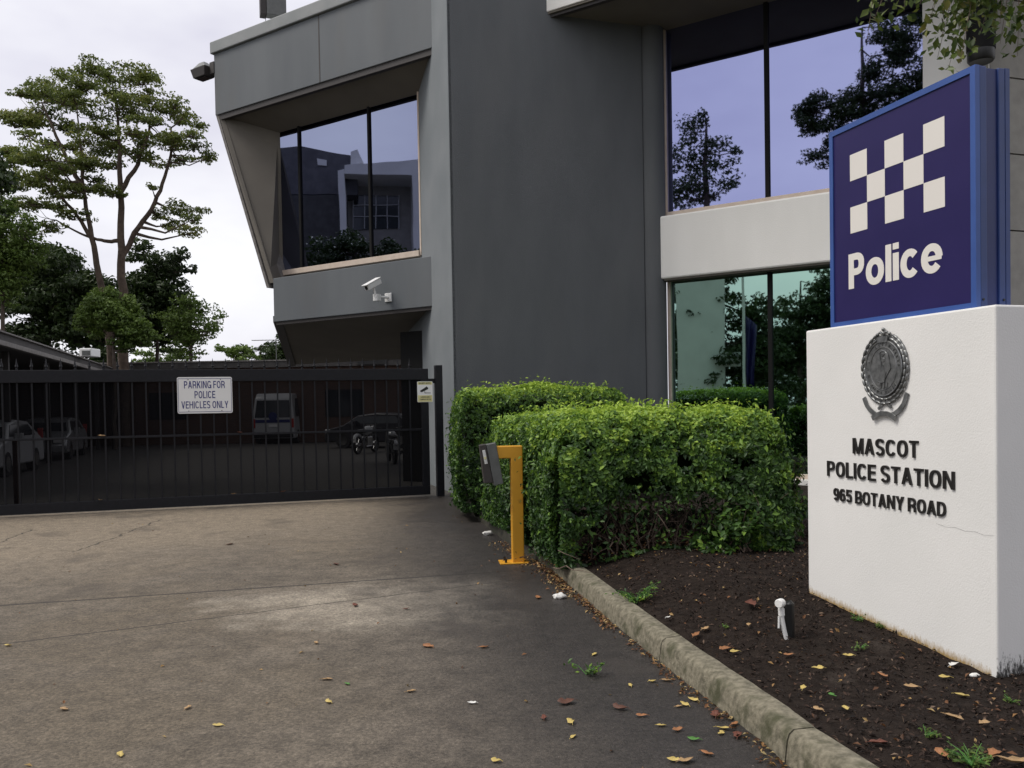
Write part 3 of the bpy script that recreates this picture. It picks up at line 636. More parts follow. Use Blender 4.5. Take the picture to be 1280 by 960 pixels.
part('stile', gbox(0, .13, -.042, .042, .201, zt0 - .001), 'gate_black', gt, bevel=.006)
part('mesh_screen', MB().face([gO + GL * .13 - nG * .03 + UP * .2, gO + GL * LEN - nG * .03 + UP * .2, gO + GL * LEN - nG * .03 + UP * zt0, gO + GL * .13 - nG * .03 + UP * zt0]), 'privacy_mesh', gt)
t = .13 + .20; sp = .205
while t < LEN:
    b = part('bar', gbox(t - .0125, t + .0125, -.012, .011, .2, zt0), 'gate_black', gt)
    o = gO + GL * t
    part('spike', MB().tube([o + UP * (zt - .001), o + UP * (zt + .04), o + UP * (zt + .055), o + UP * (zt + .08), o + UP * (zt + .19)], [.018, .016, .027, .018, .001], 6, False), 'gate_black', b)
    t += sp
# rusty upright seen at the far left, part of the gate frame
part('rusty_upright', gbox(along(gO, GL, 18, 600) - .03, along(gO, GL, 18, 600) + .03, -.11, -.06, .2, zm), 'leaf_brown', gt, label='rusty brown upright')
gpt = thing('gate_post', 'black square steel gate post against the grey tower wall', 'post', (gpost.x, gpost.y, 0))
zp = gq(548, 458).z
part('post', MB().box(V(gpost.x, gpost.y, 0), G, nG, UP, (-.055, .075), (-.06, .06), (0, zp + .02)), 'gate_black', gpt, bevel=.006)
part('catch_bracket', MB().box(V(gpost.x, gpost.y, 0), G, nG, UP, (-.20, -.056), (-.02, .02), (zt0 - .06, zt0 + .02)), 'gate_black', gpt, bevel=.003)
# sign on the gate
def plate(t_, TLp, BRp, matn, name, label, cat, thick=.006, off=.045):
    TL = onp(*TLp, gO + nG * off, nG); BR = onp(*BRp, gO + nG * off, nG); c = (TL + BR) / 2
    o = thing(name, label, cat, c); wd = (BR - TL).dot(G) / 2; ht = (TL.z - BR.z) / 2
    # rounded rectangle
    r = min(wd, ht) * .1; pts = []
    for cx, cz, a0_ in ((wd - r, ht - r, 0), (-wd + r, ht - r, 90), (-wd + r, -ht + r, 180), (wd - r, -ht + r, 270)):
        for k in range(5): a = R(a0_ + k * 22.5); pts.append(c + G * (cx + r * math.cos(a)) + UP * (cz + r * math.sin(a)))
    part('plate', MB().prism(pts, nG * thick), matn, o, bevel=.002)
    return o, c, wd, ht
sg, c, wd, ht = plate(0, (221, 471.5), (291, 516), 'sign_white', 'parking_sign', 'white rectangular parking sign with dark blue capitals on the black gate', 'sign')
of = nG * .0065
bd = MB()
for (a, b_, c_, d_) in ((-wd * .955, wd * .955, ht * .90, ht * .925), (-wd * .955, wd * .955, -ht * .925, -ht * .90), (-wd * .97, -wd * .955, -ht * .925, ht * .925), (wd * .955, wd * .97, -ht * .925, ht * .925)):
    bd.box(c + of, G, nG, UP, (a, b_), (0, .0012), (c_, d_))
part('border', bd, 'text_navy', sg)
def rel(a, b_): return c + of + G * (a * wd) + UP * (b_ * ht)
text('lettering', 'PARKING FOR', 'text_navy', sg, rel(-.75, .78), rel(.73, .38), G, nG, depth=.0015, bold=.17, spacing=.15)
text('lettering', 'POLICE', 'text_navy', sg, rel(-.38, .23), rel(.37, -.17), G, nG, depth=.0015, bold=.17, spacing=.15)
text('lettering', 'VEHICLES ONLY', 'text_navy', sg, rel(-.86, -.32), rel(.84, -.73), G, nG, depth=.0015, bold=.17, spacing=.15)
for a, b_ in ((-.6, .86), (.58, .86), (-.6, -.86), (.6, -.86)): part('screw', MB().tube([rel(a, b_), rel(a, b_) + nG * .003], .008, 10), 'box_grey', sg)
sg, c, wd, ht = plate(0, (521.3, 477), (541, 502.5), 'sign_white', 'cctv_notice', 'small yellow and white camera surveillance notice at the right end of the gate', 'sign', off=.046)
part('yellow_strip', MB().box(c + of, G, nG, UP, (-wd * .93, wd * .93), (0, .001), (ht * .70, ht * .96)).box(c + of, G, nG, UP, (-wd * .93, wd * .93), (0, .001), (-ht * .96, -ht * .33)), 'notice_yellow', sg)
of2 = nG * .008
def rel2(a, b_): return c + of2 + G * (a * wd) + UP * (b_ * ht)
text('lettering', 'SECURITY NOTICE', 'black', sg, rel2(-.8, .92), rel2(.75, .75), G, nG, depth=.001, bold=.2)
text('lettering', 'SURVEILLANCE', 'black', sg, rel2(-.6, -.44), rel2(.68, -.58), G, nG, depth=.001, bold=.2)
text('lettering', 'CAMERAS IN USE', 'black', sg, rel2(-.7, -.66), rel2(.78, -.80), G, nG, depth=.001, bold=.2)
ic = MB(); q = [(-.62, .12), (.22, .52), (.42, .38), (.40, .26), (-.40, -.02), (-.60, -.0)]
ic.prism([rel2(a, b_) for a, b_ in q], nG * .001)
ic.prism([rel2(a, b_) for a, b_ in ((-.06, .10), (.0, .12), (.0, -.08), (.72, -.08), (.72, -.14), (-.06, -.14))], nG * .001)
part('camera_symbol', ic, 'black', sg)

# ================================================================== POST WITH CARD READER
pb = onz(641, 703); pst = thing('card_reader_post', 'yellow steel post with bent arm carrying the grey card reader beside the hedge', 'post', (pb.x, pb.y, 0))
ang = 0.12; pu = V(math.cos(ang), math.sin(ang), 0); pv = V(-math.sin(ang), math.cos(ang), 0)
pk = lambda px, py: onp(px, py, pb, V(0, -1, 0))
zpt_ = pk(645, 557).z; xl = pk(639, 640).x - pb.x; xr = pk(652.5, 640).x - pb.x
sq = .115
xr = xl + sq + .005; armL = pk(620, 565).x - pb.x
PB0 = V(pb.x, pb.y, 0)
mbp = MB()
L_ = [(xl, .006), (xr, .006), (xr, zpt_), (armL, zpt_), (armL, zpt_ - .125), (xl, zpt_ - .125)]
mbp.prism([PB0 + pu * a + UP * b_ - pv * sq / 2 for a, b_ in L_], pv * sq)
part('post', mbp, 'yellow_paint', pst, bevel=.009)
part('base_plate', MB().box(PB0, pu, pv, UP, (xl - .13, xr + .05), (-.11, .11), (0, .012)), 'yellow_paint', pst, bevel=.003)
for a, b_ in ((xl - .07, -.07), (xl - .07, .07)): part('bolt', MB().tube([PB0 + pu * a + pv * b_ + UP * .01, PB0 + pu * a + pv * b_ + UP * .05], .012, 8), 'black', pst)
rd = PB0 + pu * (armL - .035) + UP * (zpt_ - .10)
lean = (UP * .985 - pu * .17).normalized(); ln2 = pv; ln3 = lean.cross(ln2)
if ln3.x > 0: ln3 = -ln3
rdt = thing('card_reader', 'grey metal intercom box tilted on the end of the yellow arm', 'card reader', rd)
part('hood', MB().box(rd, ln3, pv, lean, (-.05, .05), (-.075, .075), (-.29, .13)), 'box_grey', rdt, bevel=.006)
part('side_flap', MB().hexa([rd + ln3 * .052 - pv * .08 - lean * .26, rd + ln3 * .14 - pv * .07 - lean * .25, rd + ln3 * .14 + pv * .07 - lean * .25, rd + ln3 * .052 + pv * .08 - lean * .26], [rd + ln3 * .052 - pv * .08 + lean * .135, rd + ln3 * .115 - pv * .07 + lean * .135, rd + ln3 * .115 + pv * .07 + lean * .135, rd + ln3 * .052 + pv * .08 + lean * .135]), 'trim_dark', rdt, bevel=.005)
part('keypad', MB().box(rd, ln3, pv, lean, (.07, .10), (-.0825, -.0755), (-.06, .08)), 'white_metal', rdt, bevel=.002)
part('button', MB().tube([rd + ln3 * .085 - pv * .083 + lean * .0, rd + ln3 * .085 - pv * .088], .012, 10), 'notice_yellow', rdt)

# ================================================================== SIGN WALL
nA = V(-A.y, A.x, 0)                                   # faces the drive (left)
nc = onz(1247, 851, .12); nc.z = 0
pt = lambda px, py, off=0.: onp(px, py, nc + nA * off, nA)
Lw = (pt(1009, 600) - nc).dot(A); ztp = (pt(1243, 383.3).z + pt(1007, 411.7).z) / 2; TH = .46
pl = thing('sign_plinth', 'white rendered sign wall with black station lettering and a pewter crest', 'sign wall', (nc.x, nc.y, 0), R(-17.6))
mb = MB()
q0 = [nc, nc + A * Lw, nc + A * Lw - nA * TH, nc - nA * TH]
# subdivided so the grime attribute can vary near the soil line
o = part('wall', mb.hexa([p - UP * .1 for p in q0], [p + UP * ztp for p in q0]), 'plinth_paint', pl)
me = o.data; bm = bmesh.new(); bm.from_mesh(me)
bmesh.ops.subdivide_edges(bm, edges=bm.edges, cuts=40, use_grid_fill=True); bm.to_mesh(me); bm.free()
ga = me.color_attributes.new('grime', 'FLOAT_COLOR', 'POINT'); M4 = rootmat(pl)
for v in me.vertices:
    p = M4 @ v.co; hgt = p.z - bedz(p.x, p.y); ends = abs((p - nc).dot(A)) < .004
    r_ = 1.0 - hgt / .06 * .16 - (0 if not ends else 2); g_ = (.72 - hgt / .30 * .55) if ends else -1
    ga.data[v.index].color = (r_ - .02, g_, 0, 1)
md = o.modifiers.new('bevel', 'BEVEL'); md.width = .012; md.segments = 2; md.limit_method = 'ANGLE'
mA = -A                                                # reading direction left to right in the picture
def pw_(px, py): return pt(px, py)
for s_, a, b_ in (('MASCOT', (1067, 547.5), (1149, 573.5)), ('POLICE STATION', (1035, 575), (1194.3, 613.3)), ('965 BOTANY ROAD', (1043, 609.5), (1183.3, 647))):
    TL, BR = pw_(*a), pw_(*b_); BL = pw_(a[0], {'MASCOT': 566.8, 'POLICE STATION': 594.6, '965 BOTANY ROAD': 624.5}[s_]); TR = pw_(b_[0], {'MASCOT': 550, 'POLICE STATION': 589.6, '965 BOTANY ROAD': 628}[s_])
    zt_, zb2 = (TL.z + TR.z) / 2, (BL.z + BR.z) / 2; TL.z = zt_; BR.z = zb2
    text('lettering', s_, 'letter_black', pl, TL, BR, mA, nA, depth=.010, bold=.175, spacing=.14)
# hairline render crack
ck = [pt(1170 + 12 * i, 655 + 2.6 * i + (1 if i % 2 else -1), .0015) for i in range(7)]
part('render_crack', MB().tube(ck, .0004, 4), 'box_grey', pl)
# crest
cr0 = pt(1107, 468); cu = abs((pt(1136, 468) - pt(1078, 468)).dot(A)) / 2; cw = (pt(1107, 411).z - pt(1107, 525).z) / 2
crest = thing('crest', '', ''); bpy.data.objects.remove(crest)
def cp_(a, b_, n=0.): return cr0 + mA * (a * cu) + UP * (b_ * cw) + nA * n
EY, EZ, EA = .13, .60, .78                              # oval centre, half-height, half-width
base = MB(); pts = [cp_(EA * math.cos(k / 24 * math.pi) , EY + EZ * math.sin(k / 24 * math.pi)) for k in range(48)]
base.prism(pts, nA * .018)
cb = part('crest', base, 'pewter', pl, smooth=True, bevel=.003)
def ring(rx, rz, rad, n0):
    P = [cp_(rx * math.cos(k / 24 * math.pi), EY + rz * math.sin(k / 24 * math.pi), n0) for k in range(49)]; return MB().tube(P, rad, 6, False)
part('outer_rim', ring(EA, EZ, .006, .018), 'pewter', cb, smooth=True); part('inner_rim', ring(EA * .72, EZ * .77, .004, .018), 'pewter', cb, smooth=True)
part('wreath_back', MB().prism([cp_(.93 * math.cos(k / 24 * math.pi), EY + .74 * math.sin(k / 24 * math.pi), .001) for k in range(48)], nA * .008), 'pewter', cb, smooth=True, bevel=.003)
wr = MB()
for k in range(56):
    a = 2 * math.pi * k / 56 + .05
    if abs(a - math.pi / 2) < .33: continue
    dr = .06 * (1 if k % 2 else -1); ex, ez = (.92 + dr) * math.cos(a), EY + (.72 + dr * .8) * math.sin(a)
    tdir = (mA * (-math.sin(a) * .92 * cu) + UP * (math.cos(a) * .72 * cw)).normalized()
    if math.cos(a) < 0: tdir = -tdir
    sd_ = tdir.cross(nA); M3 = Matrix((tdir, sd_, nA)).transposed()
    wr.ball(cp_(ex, ez, .010), .027, .0095, .009, 8, 6, M3)
part('wreath', wr, 'pewter', cb, smooth=True)
# crown
cwn = MB(); cwn.prism([cp_(a, b_, .004) for a, b_ in ((-.2, .70), (.2, .70), (.24, .82), (-.24, .82))], nA * .022)
for a, b_, r_ in ((-.26, .88, .011), (.26, .88, .011), (-.14, .92, .010), (.14, .92, .010), (0, .90, .012), (0, .985, .012)): cwn.ball(cp_(a, b_, .014), r_, r_, r_, 8, 6)
cwn.tube([cp_(-.26, .86, .014), cp_(-.14, .93, .016), cp_(0, .86, .018), cp_(.14, .93, .016), cp_(.26, .86, .014)], .005, 6)
part('crown', cwn, 'pewter', cb, smooth=True)
# bird in relief with raised wings, a rose disc above it
bd = MB(); n0 = .019
bd.prism([cp_(a, b_ + EY, n0) for a, b_ in ((-.08, -.32), (.08, -.30), (.14, -.1), (.02, .08), (-.10, -.08))], nA * .007)
for k in range(6): bd.prism([cp_(-.08 + k * .01, -.28 + k * .05 + EY, n0), cp_(-.42 + k * .05, .02 + k * .055 + EY, n0), cp_(-.38 + k * .05, .09 + k * .055 + EY, n0), cp_(-.03, -.2 + k * .05 + EY, n0)], nA * (.004 + .0006 * k))
for k in range(5): bd.prism([cp_(.05, -.28 + k * .05 + EY, n0), cp_(.34 - k * .02, .0 + k * .07 + EY, n0), cp_(.30 - k * .02, .10 + k * .065 + EY, n0), cp_(.06, -.18 + k * .05 + EY, n0)], nA * (.004 + .0006 * k))
bd.prism([cp_(a, b_ + EY, n0) for a, b_ in ((-.08, -.30), (-.28, -.26), (-.34, -.30), (-.26, -.33), (-.1, -.38))], nA * .008)
for a in (-.12, .02, .14): bd.prism([cp_(a, -.31 + EY, n0), cp_(a + .06, -.31 + EY, n0), cp_(a + .05, -.43 + EY, n0), cp_(a - .02, -.44 + EY, n0)], nA * .004)
part('bird_relief', bd, 'pewter', cb)
part('rose_disc', MB().tube([cp_(.17 * math.cos(k * .524), EY + .27 + .12 * math.sin(k * .524), n0) for k in range(13)], .003, 5, False).tube([cp_(-.07, EY + .33, n0), cp_(.07, EY + .31, n0), cp_(-.06, EY + .24, n0), cp_(.08, EY + .21, n0)], .003, 5), 'pewter', cb)
def arctext(s_, a0_, a1_, rx, rz, hgt, flip=False):
    for i, ch in enumerate(s_):
        if ch == ' ': continue
        a = R(a0_ + (a1_ - a0_) * i / (len(s_) - 1)); c_ = cp_(rx * math.cos(a), EY + rz * math.sin(a), .0185)
        out = (mA * (math.cos(a) * cu / cw * 1.) + UP * math.sin(a)); out = (mA * math.cos(a) + UP * math.sin(a)).normalized()
        if flip: out = -out
        ud = out.cross(nA).normalized()
        if ud.dot(mA) * (1 if abs(math.sin(a)) > .3 else 0) < 0: ud = -ud
        h2 = hgt / 2; text('letter', ch, 'pewter', cb, c_ - ud * h2 * .6 + out * h2, c_ + ud * h2 * .6 - out * h2, ud, nA, out, .004, .2)
arctext('NEW', 196, 162, EA * .86, EZ * .885, .017); arctext('SOUTH', 118, 66, EA * .86, EZ * .885, .017); arctext('WALES', 48, 6, EA * .86, EZ * .885, .017)
arctext('POLICE', 222, 262, EA * .86, EZ * .885, .016, True); arctext('FORCE', 280, 318, EA * .86, EZ * .885, .016, True)
def ribbon(pts, wdt, n0, n1):
    m = MB(); prev = None
    for k, (a, b_) in enumerate(pts):
        a2, b2 = pts[min(k + 1, len(pts) - 1)]; a1, b1_ = pts[max(k - 1, 0)]; d = (mA * ((a2 - a1) * cu) + UP * ((b2 - b1_) * cw)).normalized(); sdv = d.cross(nA)
        nrm = n0 + (n1 - n0) * k / (len(pts) - 1); p, q_ = cp_(a, b_, nrm) - sdv * wdt / 2, cp_(a, b_, nrm) + sdv * wdt / 2
        if prev: m.hexa([prev[0], p, q_, prev[1]], [x + nA * .007 for x in (prev[0], p, q_, prev[1])])
        prev = (p, q_)
    return m
part('scroll', ribbon([(-.92, -.50), (-.88, -.56), (-.78, -.68), (-.62, -.78), (-.42, -.86), (-.36, -.88)], .028, .004, .012), 'pewter', cb)
part('scroll', ribbon([(.94, -.42), (.88, -.52), (.80, -.66), (.64, -.78), (.46, -.86), (.36, -.88)], .028, .004, .012), 'pewter', cb)
part('scroll', ribbon([(-.50, -.97), (-.34, -.90), (-.12, -.86), (.12, -.86), (.34, -.90), (.50, -.97)], .03, .014, .014), 'pewter', cb)
part('bow', ribbon([(-.26, -.76), (-.1, -.66), (0, -.58), (.1, -.64), (.3, -.72)], .016, .008, .008), 'pewter', cb)

# police sign box on the wall
sb0 = -.04                                              # face set just behind the wall face
sp_ = lambda px, py: onp(px, py, nc + nA * sb0, nA)
sR = (sp_(1219.5, 200) - nc).dot(A); sL = (sp_(1037.3, 300) - nc).dot(A); zst = (sp_(1220, 78.5).z + sp_(1038.5, 166).z) / 2
so0 = nc + nA * sb0; STH = abs(along(so0 + A * sR, -nA, 1262.5, 200))
ps = thing('police_sign', 'blue box sign reading Police under a white checker pattern, standing on the white sign wall', 'sign', (so0.x + A.x * (sL + sR) / 2, so0.y + A.y * (sL + sR) / 2, ztp), R(-17.6))
FWd = .035
def sbox(u0_, u1_, n0_, n1_, z0, z1): return MB().box(so0, A, nA, UP, (u0_, u1_), (n0_, n1_), (z0, z1))
fr = sbox(sR, sL, -.03, 0, zst - FWd, zst); z00 = ztp - .003
fr.box(so0, A, nA, UP, (sR, sL), (-.03, 0), (z00, z00 + FWd)); fr.box(so0, A, nA, UP, (sR, sR + FWd), (-.03, 0), (z00 + FWd, zst - FWd)); fr.box(so0, A, nA, UP, (sL - FWd, sL), (-.03, 0), (z00 + FWd, zst - FWd))
part('frame', fr, 'sign_blue', ps, bevel=.003)
fr = MB()
for (a, b_, c_, d_) in ((sR, sL, zst - FWd, zst), (sR, sL, z00, z00 + FWd), (sR, sR + FWd, z00 + FWd, zst - FWd), (sL - FWd, sL, z00 + FWd, zst - FWd)): fr.box(so0, A, nA, UP, (a, b_), (-STH, -STH + .03), (c_, d_))
part('frame', fr, 'sign_blue_side', ps, bevel=.003)
part('face_panel', sbox(sR + FWd, sL - FWd, -.02, -.008, z00 + FWd, zst - FWd), 'sign_navy', ps)
part('rear_panel', sbox(sR + FWd, sL - FWd, -STH + .008, -STH + .02, z00 + FWd, zst - FWd), 'sign_navy', ps)
n = STH
for e0, e1, mm in ((sR + .001, sR + .035, 'x'), (sL - .035, sL - .001, 'x')):
    part('side_channel', sbox(e0, e1, -n * .33, -.031, z00 + .001, zst - .001), 'sign_blue_side', ps, bevel=.004); part('side_channel', sbox(e0, e1, -n + .031, -n * .68, z00 + .001, zst - .001), 'sign_blue_side', ps, bevel=.004)
part('side_web', sbox(sR + .012, sL - .012, -n * .679, -n * .331, z00 + .002, zst - .006), 'sign_blue_dark', ps)
part('screw', MB().tube([so0 + A * sR - nA * n * .2 + UP * (z00 + .05), so0 + A * (sR - .004) - nA * n * .2 + UP * (z00 + .05)], .007, 8), 'black', ps)
part('screw', MB().tube([so0 + A * sR - nA * n * .8 + UP * (z00 + .05), so0 + A * (sR - .004) - nA * n * .8 + UP * (z00 + .05)], .007, 8), 'black', ps)
fpn = lambda px, py: onp(px, py, so0 - nA * .008, nA)
uL = (fpn(1063, 240) - so0).dot(A); uR = (fpn(1181, 200) - so0).dot(A); zc1 = (fpn(1064, 194).z + fpn(1181.2, 144.3).z) / 2; zc0 = (fpn(1062, 292.8).z + fpn(1180, 258.4).z) / 2
us = (uL - uR) / 5; zs_ = (zc1 - zc0) / 3
for r_ in range(3):
    for c_ in range(5):
        if (r_ + c_) % 2 == 0:
            part('checker_square', sbox(uL - (c_ + 1) * us, uL - c_ * us, -.008, -.006, zc1 - (r_ + 1) * zs_, zc1 - r_ * zs_), 'sign_cream', ps)
TL = fpn(1060.8, 310.5); BR = fpn(1178.7, 341); BL = fpn(1060.8, 357)
BR.z = (BL.z + fpn(1150, 348.3).z) / 2 - .006; TL.z = fpn(1108.5, 306.3).z
text('lettering', 'Police', 'sign_cream', ps, TL, BR, mA, nA, depth=.002, bold=.235, spacing=.06)
#PART2
# ================================================================== HEDGES
def hedge(name, label, corners, h, r, nleaf, lsize, tonebase, hollow=None, seed=1, lowcore=.05):
    rg = np.random.default_rng(seed); c = [Vector((p[0], p[1])) for p in corners]; cen = sum(c, Vector((0, 0))) / 4
    root = thing(name, label, 'hedge', (cen.x, cen.y, bedz(cen.x, cen.y)), 0, 'clipped hedges in the garden bed')
    edges = [(c[i], c[(i + 1) % 4]) for i in range(4)]; out = []
    for a, b in edges:
        d = (b - a).normalized(); n = Vector((d.y, -d.x)); n = n if n.dot((a + b) / 2 - cen) > 0 else -n; out.append(n)
    P, N, T = [], [], []
    per = [(b - a).length * (h + r * .1) for a, b in edges]; vis = [1.5 if out[i].dot((Vector((0, 0)) - (edges[i][0] + edges[i][1]) / 2)) > 0 else .25 for i in range(4)]
    per = [p * v for p, v in zip(per, vis)]; area_top = (edges[0][1] - edges[0][0]).length * (edges[1][1] - edges[1][0]).length * 1.1
    tot = sum(per) + area_top; tries = 0
    while len(P) < nleaf:
        k = rg.uniform(0, tot)
        if k < area_top:
            s_, t_ = rg.uniform(0, 1, 2); q = (c[0] * (1 - s_) + c[1] * s_) * (1 - t_) + (c[3] * (1 - s_) + c[2] * s_) * t_
            es = [abs((q - edges[i][0]).dot(out[i])) for i in range(4)]; j = int(np.argmin(es)); e_ = es[j]
            dr = r - math.sqrt(max(0, r * r - max(0, r - e_) ** 2)); f = max(0, 1 - e_ / r)
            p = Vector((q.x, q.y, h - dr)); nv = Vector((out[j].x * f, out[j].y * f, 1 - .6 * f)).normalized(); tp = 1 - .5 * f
        else:
            k -= area_top; j = 0
            while k > per[j]: k -= per[j]; j += 1
            a, b = edges[j]; s_ = rg.uniform(0, 1); z = rg.uniform(.03, 1) * (h - r * .12); zz = max(0, z - (h - r)); ins_ = r - math.sqrt(max(0, r * r - zz * zz)); q = a.lerp(b, s_) + out[j] * (.05 * math.sin(min(z, h - r) * 2.2) - ins_)
            if zz > 0:
                l_ = (b - a).length; q = q if l_ < 2.2 * r else a.lerp(b, min(max(s_, ins_ / l_), 1 - ins_ / l_)) - out[j] * ins_
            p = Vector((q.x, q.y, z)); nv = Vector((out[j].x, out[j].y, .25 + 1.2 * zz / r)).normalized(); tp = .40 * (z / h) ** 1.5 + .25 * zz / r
        z0 = bedz(p.x, p.y); p.z = max(p.z, z0 + .03)
        lump = mnoise.noise(p * 1.3 + Vector((seed, 0, 0))) * .11 + mnoise.noise(p * 4.5) * .035
        cl = mnoise.noise(p * 7 + Vector((3, 1, seed)))
        p = p + nv * (lump - abs(rg.normal()) * .055 + .02)
        if rg.uniform() < .03: p = p + nv * rg.uniform(.03, .12)
        dens = .74 + 1.25 * cl
        if hollow:
            hx, hz, hw, hh = hollow; u = (p.x - hx) / hw; v_ = (p.z - hz) / hh
            hn = u * u + v_ * v_ + mnoise.noise(p * 3) * .9
            if hn < 1 and p.y < hollow_y(p): 
                if rg.uniform() < .93: continue
        if rg.uniform() > dens and tp < .8: continue
        if (p.x - pb.x) ** 2 + (p.y - pb.y) ** 2 < .07: continue
        P.append(p); N.append(nv); T.append(tonebase + .74 * tp + .40 * cl + .12 * lump / .1 + rg.normal() * .16)  # pale new growth on top, plus top light and side shade painted in
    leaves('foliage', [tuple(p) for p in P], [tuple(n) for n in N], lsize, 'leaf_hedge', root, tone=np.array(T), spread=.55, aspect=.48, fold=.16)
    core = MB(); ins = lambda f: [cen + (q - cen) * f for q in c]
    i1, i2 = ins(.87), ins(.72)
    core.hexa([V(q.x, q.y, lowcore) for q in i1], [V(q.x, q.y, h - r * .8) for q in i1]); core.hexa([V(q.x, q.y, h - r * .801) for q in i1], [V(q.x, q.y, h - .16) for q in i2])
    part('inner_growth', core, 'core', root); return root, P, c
def hollow_y(p): return 9.9
hNL, hNR, hFL = onz(702, 714, .13), onz(985, 690, .28), onz(600, 650, .1)
hq = [(hNL.x, hNL.y + .1), (hNR.x + .06, hNR.y + .12), (hNR.x + .55, hNR.y + 3.2), (hFL.x + .12, hFL.y - .1)]
hol = ond(835, 660, hNL.y)
h1, P1, _ = hedge('clipped_hedge', 'bright green clipped hedge nearest the sign wall, hollow and twiggy at its foot', hq, 1.49, .38, 105000, .052, .22, hollow=(hol.x, .25, .78, .70), seed=2, lowcore=.78)
n2 = onz(592, 645, .05)
h2, P2, _ = hedge('clipped_hedge', 'taller darker hedge behind, hard against the charcoal tower wall', [(n2.x - .12, n2.y - .3), (1.62, 12.75), (1.95, 14.6), (-1.0, 14.7)], 1.84, .30, 42000, .058, .17, seed=5)
# loose low sprays at the foot of the near hedge
def spray(name, root, center, rad, n, size, matn, tb=.35, seed=1):
    rg = np.random.default_rng(seed); P, N, T = [], [], []; tw = MB(); base = Vector(center); base.z = bedz(base.x, base.y)
    for k in range(max(4, n // 18)):
        d = Vector((rg.normal() * .7, rg.normal() * .7 - .25, abs(rg.normal()) * .8 + .15)).normalized(); tip = Vector(center) + Vector((d.x * rad[0], d.y * rad[1], d.z * rad[2])) * rg.uniform(.6, 1.05)
        mid = base.lerp(tip, .5) + Vector((0, 0, rad[2] * .25)); tw.tube([base + Vector((rg.normal() * .06, rg.normal() * .06, 0)), mid, tip], [.006, .004, .0015], 4, False)
        for i in range(18):
            f = rg.uniform(.35, 1); p = (mid.lerp(tip, (f - .5) * 2) if f > .5 else base.lerp(mid, f * 2)) + Vector(rg.normal(size=3) * rad[0] * .11)
            p.z = max(p.z, base.z + .02); P.append(tuple(p)); N.append((d.x * .4, d.y * .6, 1)); T.append(tb + rg.normal() * .2 + .15 * (f - .5))
    part('stem', tw, 'twig', root); leaves(name, P, N, size, matn, root, tone=np.array(T), spread=.6, aspect=.5, fold=.14)
for k, (px, py, Y, rx, rz, n) in enumerate(((925, 665, 7.55, .36, .24, 900), (985, 640, 7.9, .26, .30, 700), (885, 690, 7.6, .30, .18, 500), (975, 590, 8.1, .28, .3, 600), (955, 700, 7.6, .3, .12, 400))):
    spray('low_foliage', h1, ond(px, py, Y), (rx, rx, rz), n, .066, 'leaf_hedge', .34, 10 + k)
tw = MB(); rg = np.random.default_rng(3)
for k in range(130):
    b = V(hol.x + rg.normal() * .45, hol.y + .15 + rg.uniform(0, .9), 0); b.z = bedz(b.x, b.y)
    p = [b]; d = Vector((rg.normal() * .5, rg.normal() * .4 - .15, rg.uniform(.3, 1))).normalized()
    for i in range(5): d = (d + Vector(rg.normal(size=3) * .35)).normalized(); p.append(p[-1] + d * rg.uniform(.08, .17)); p[-1].z = max(p[-1].z, b.z + .01)
    tw.tube(p, [.007, .006, .005, .004, .003, .0015], 5, False)
part('bare_twigs', tw, 'twig', h1)

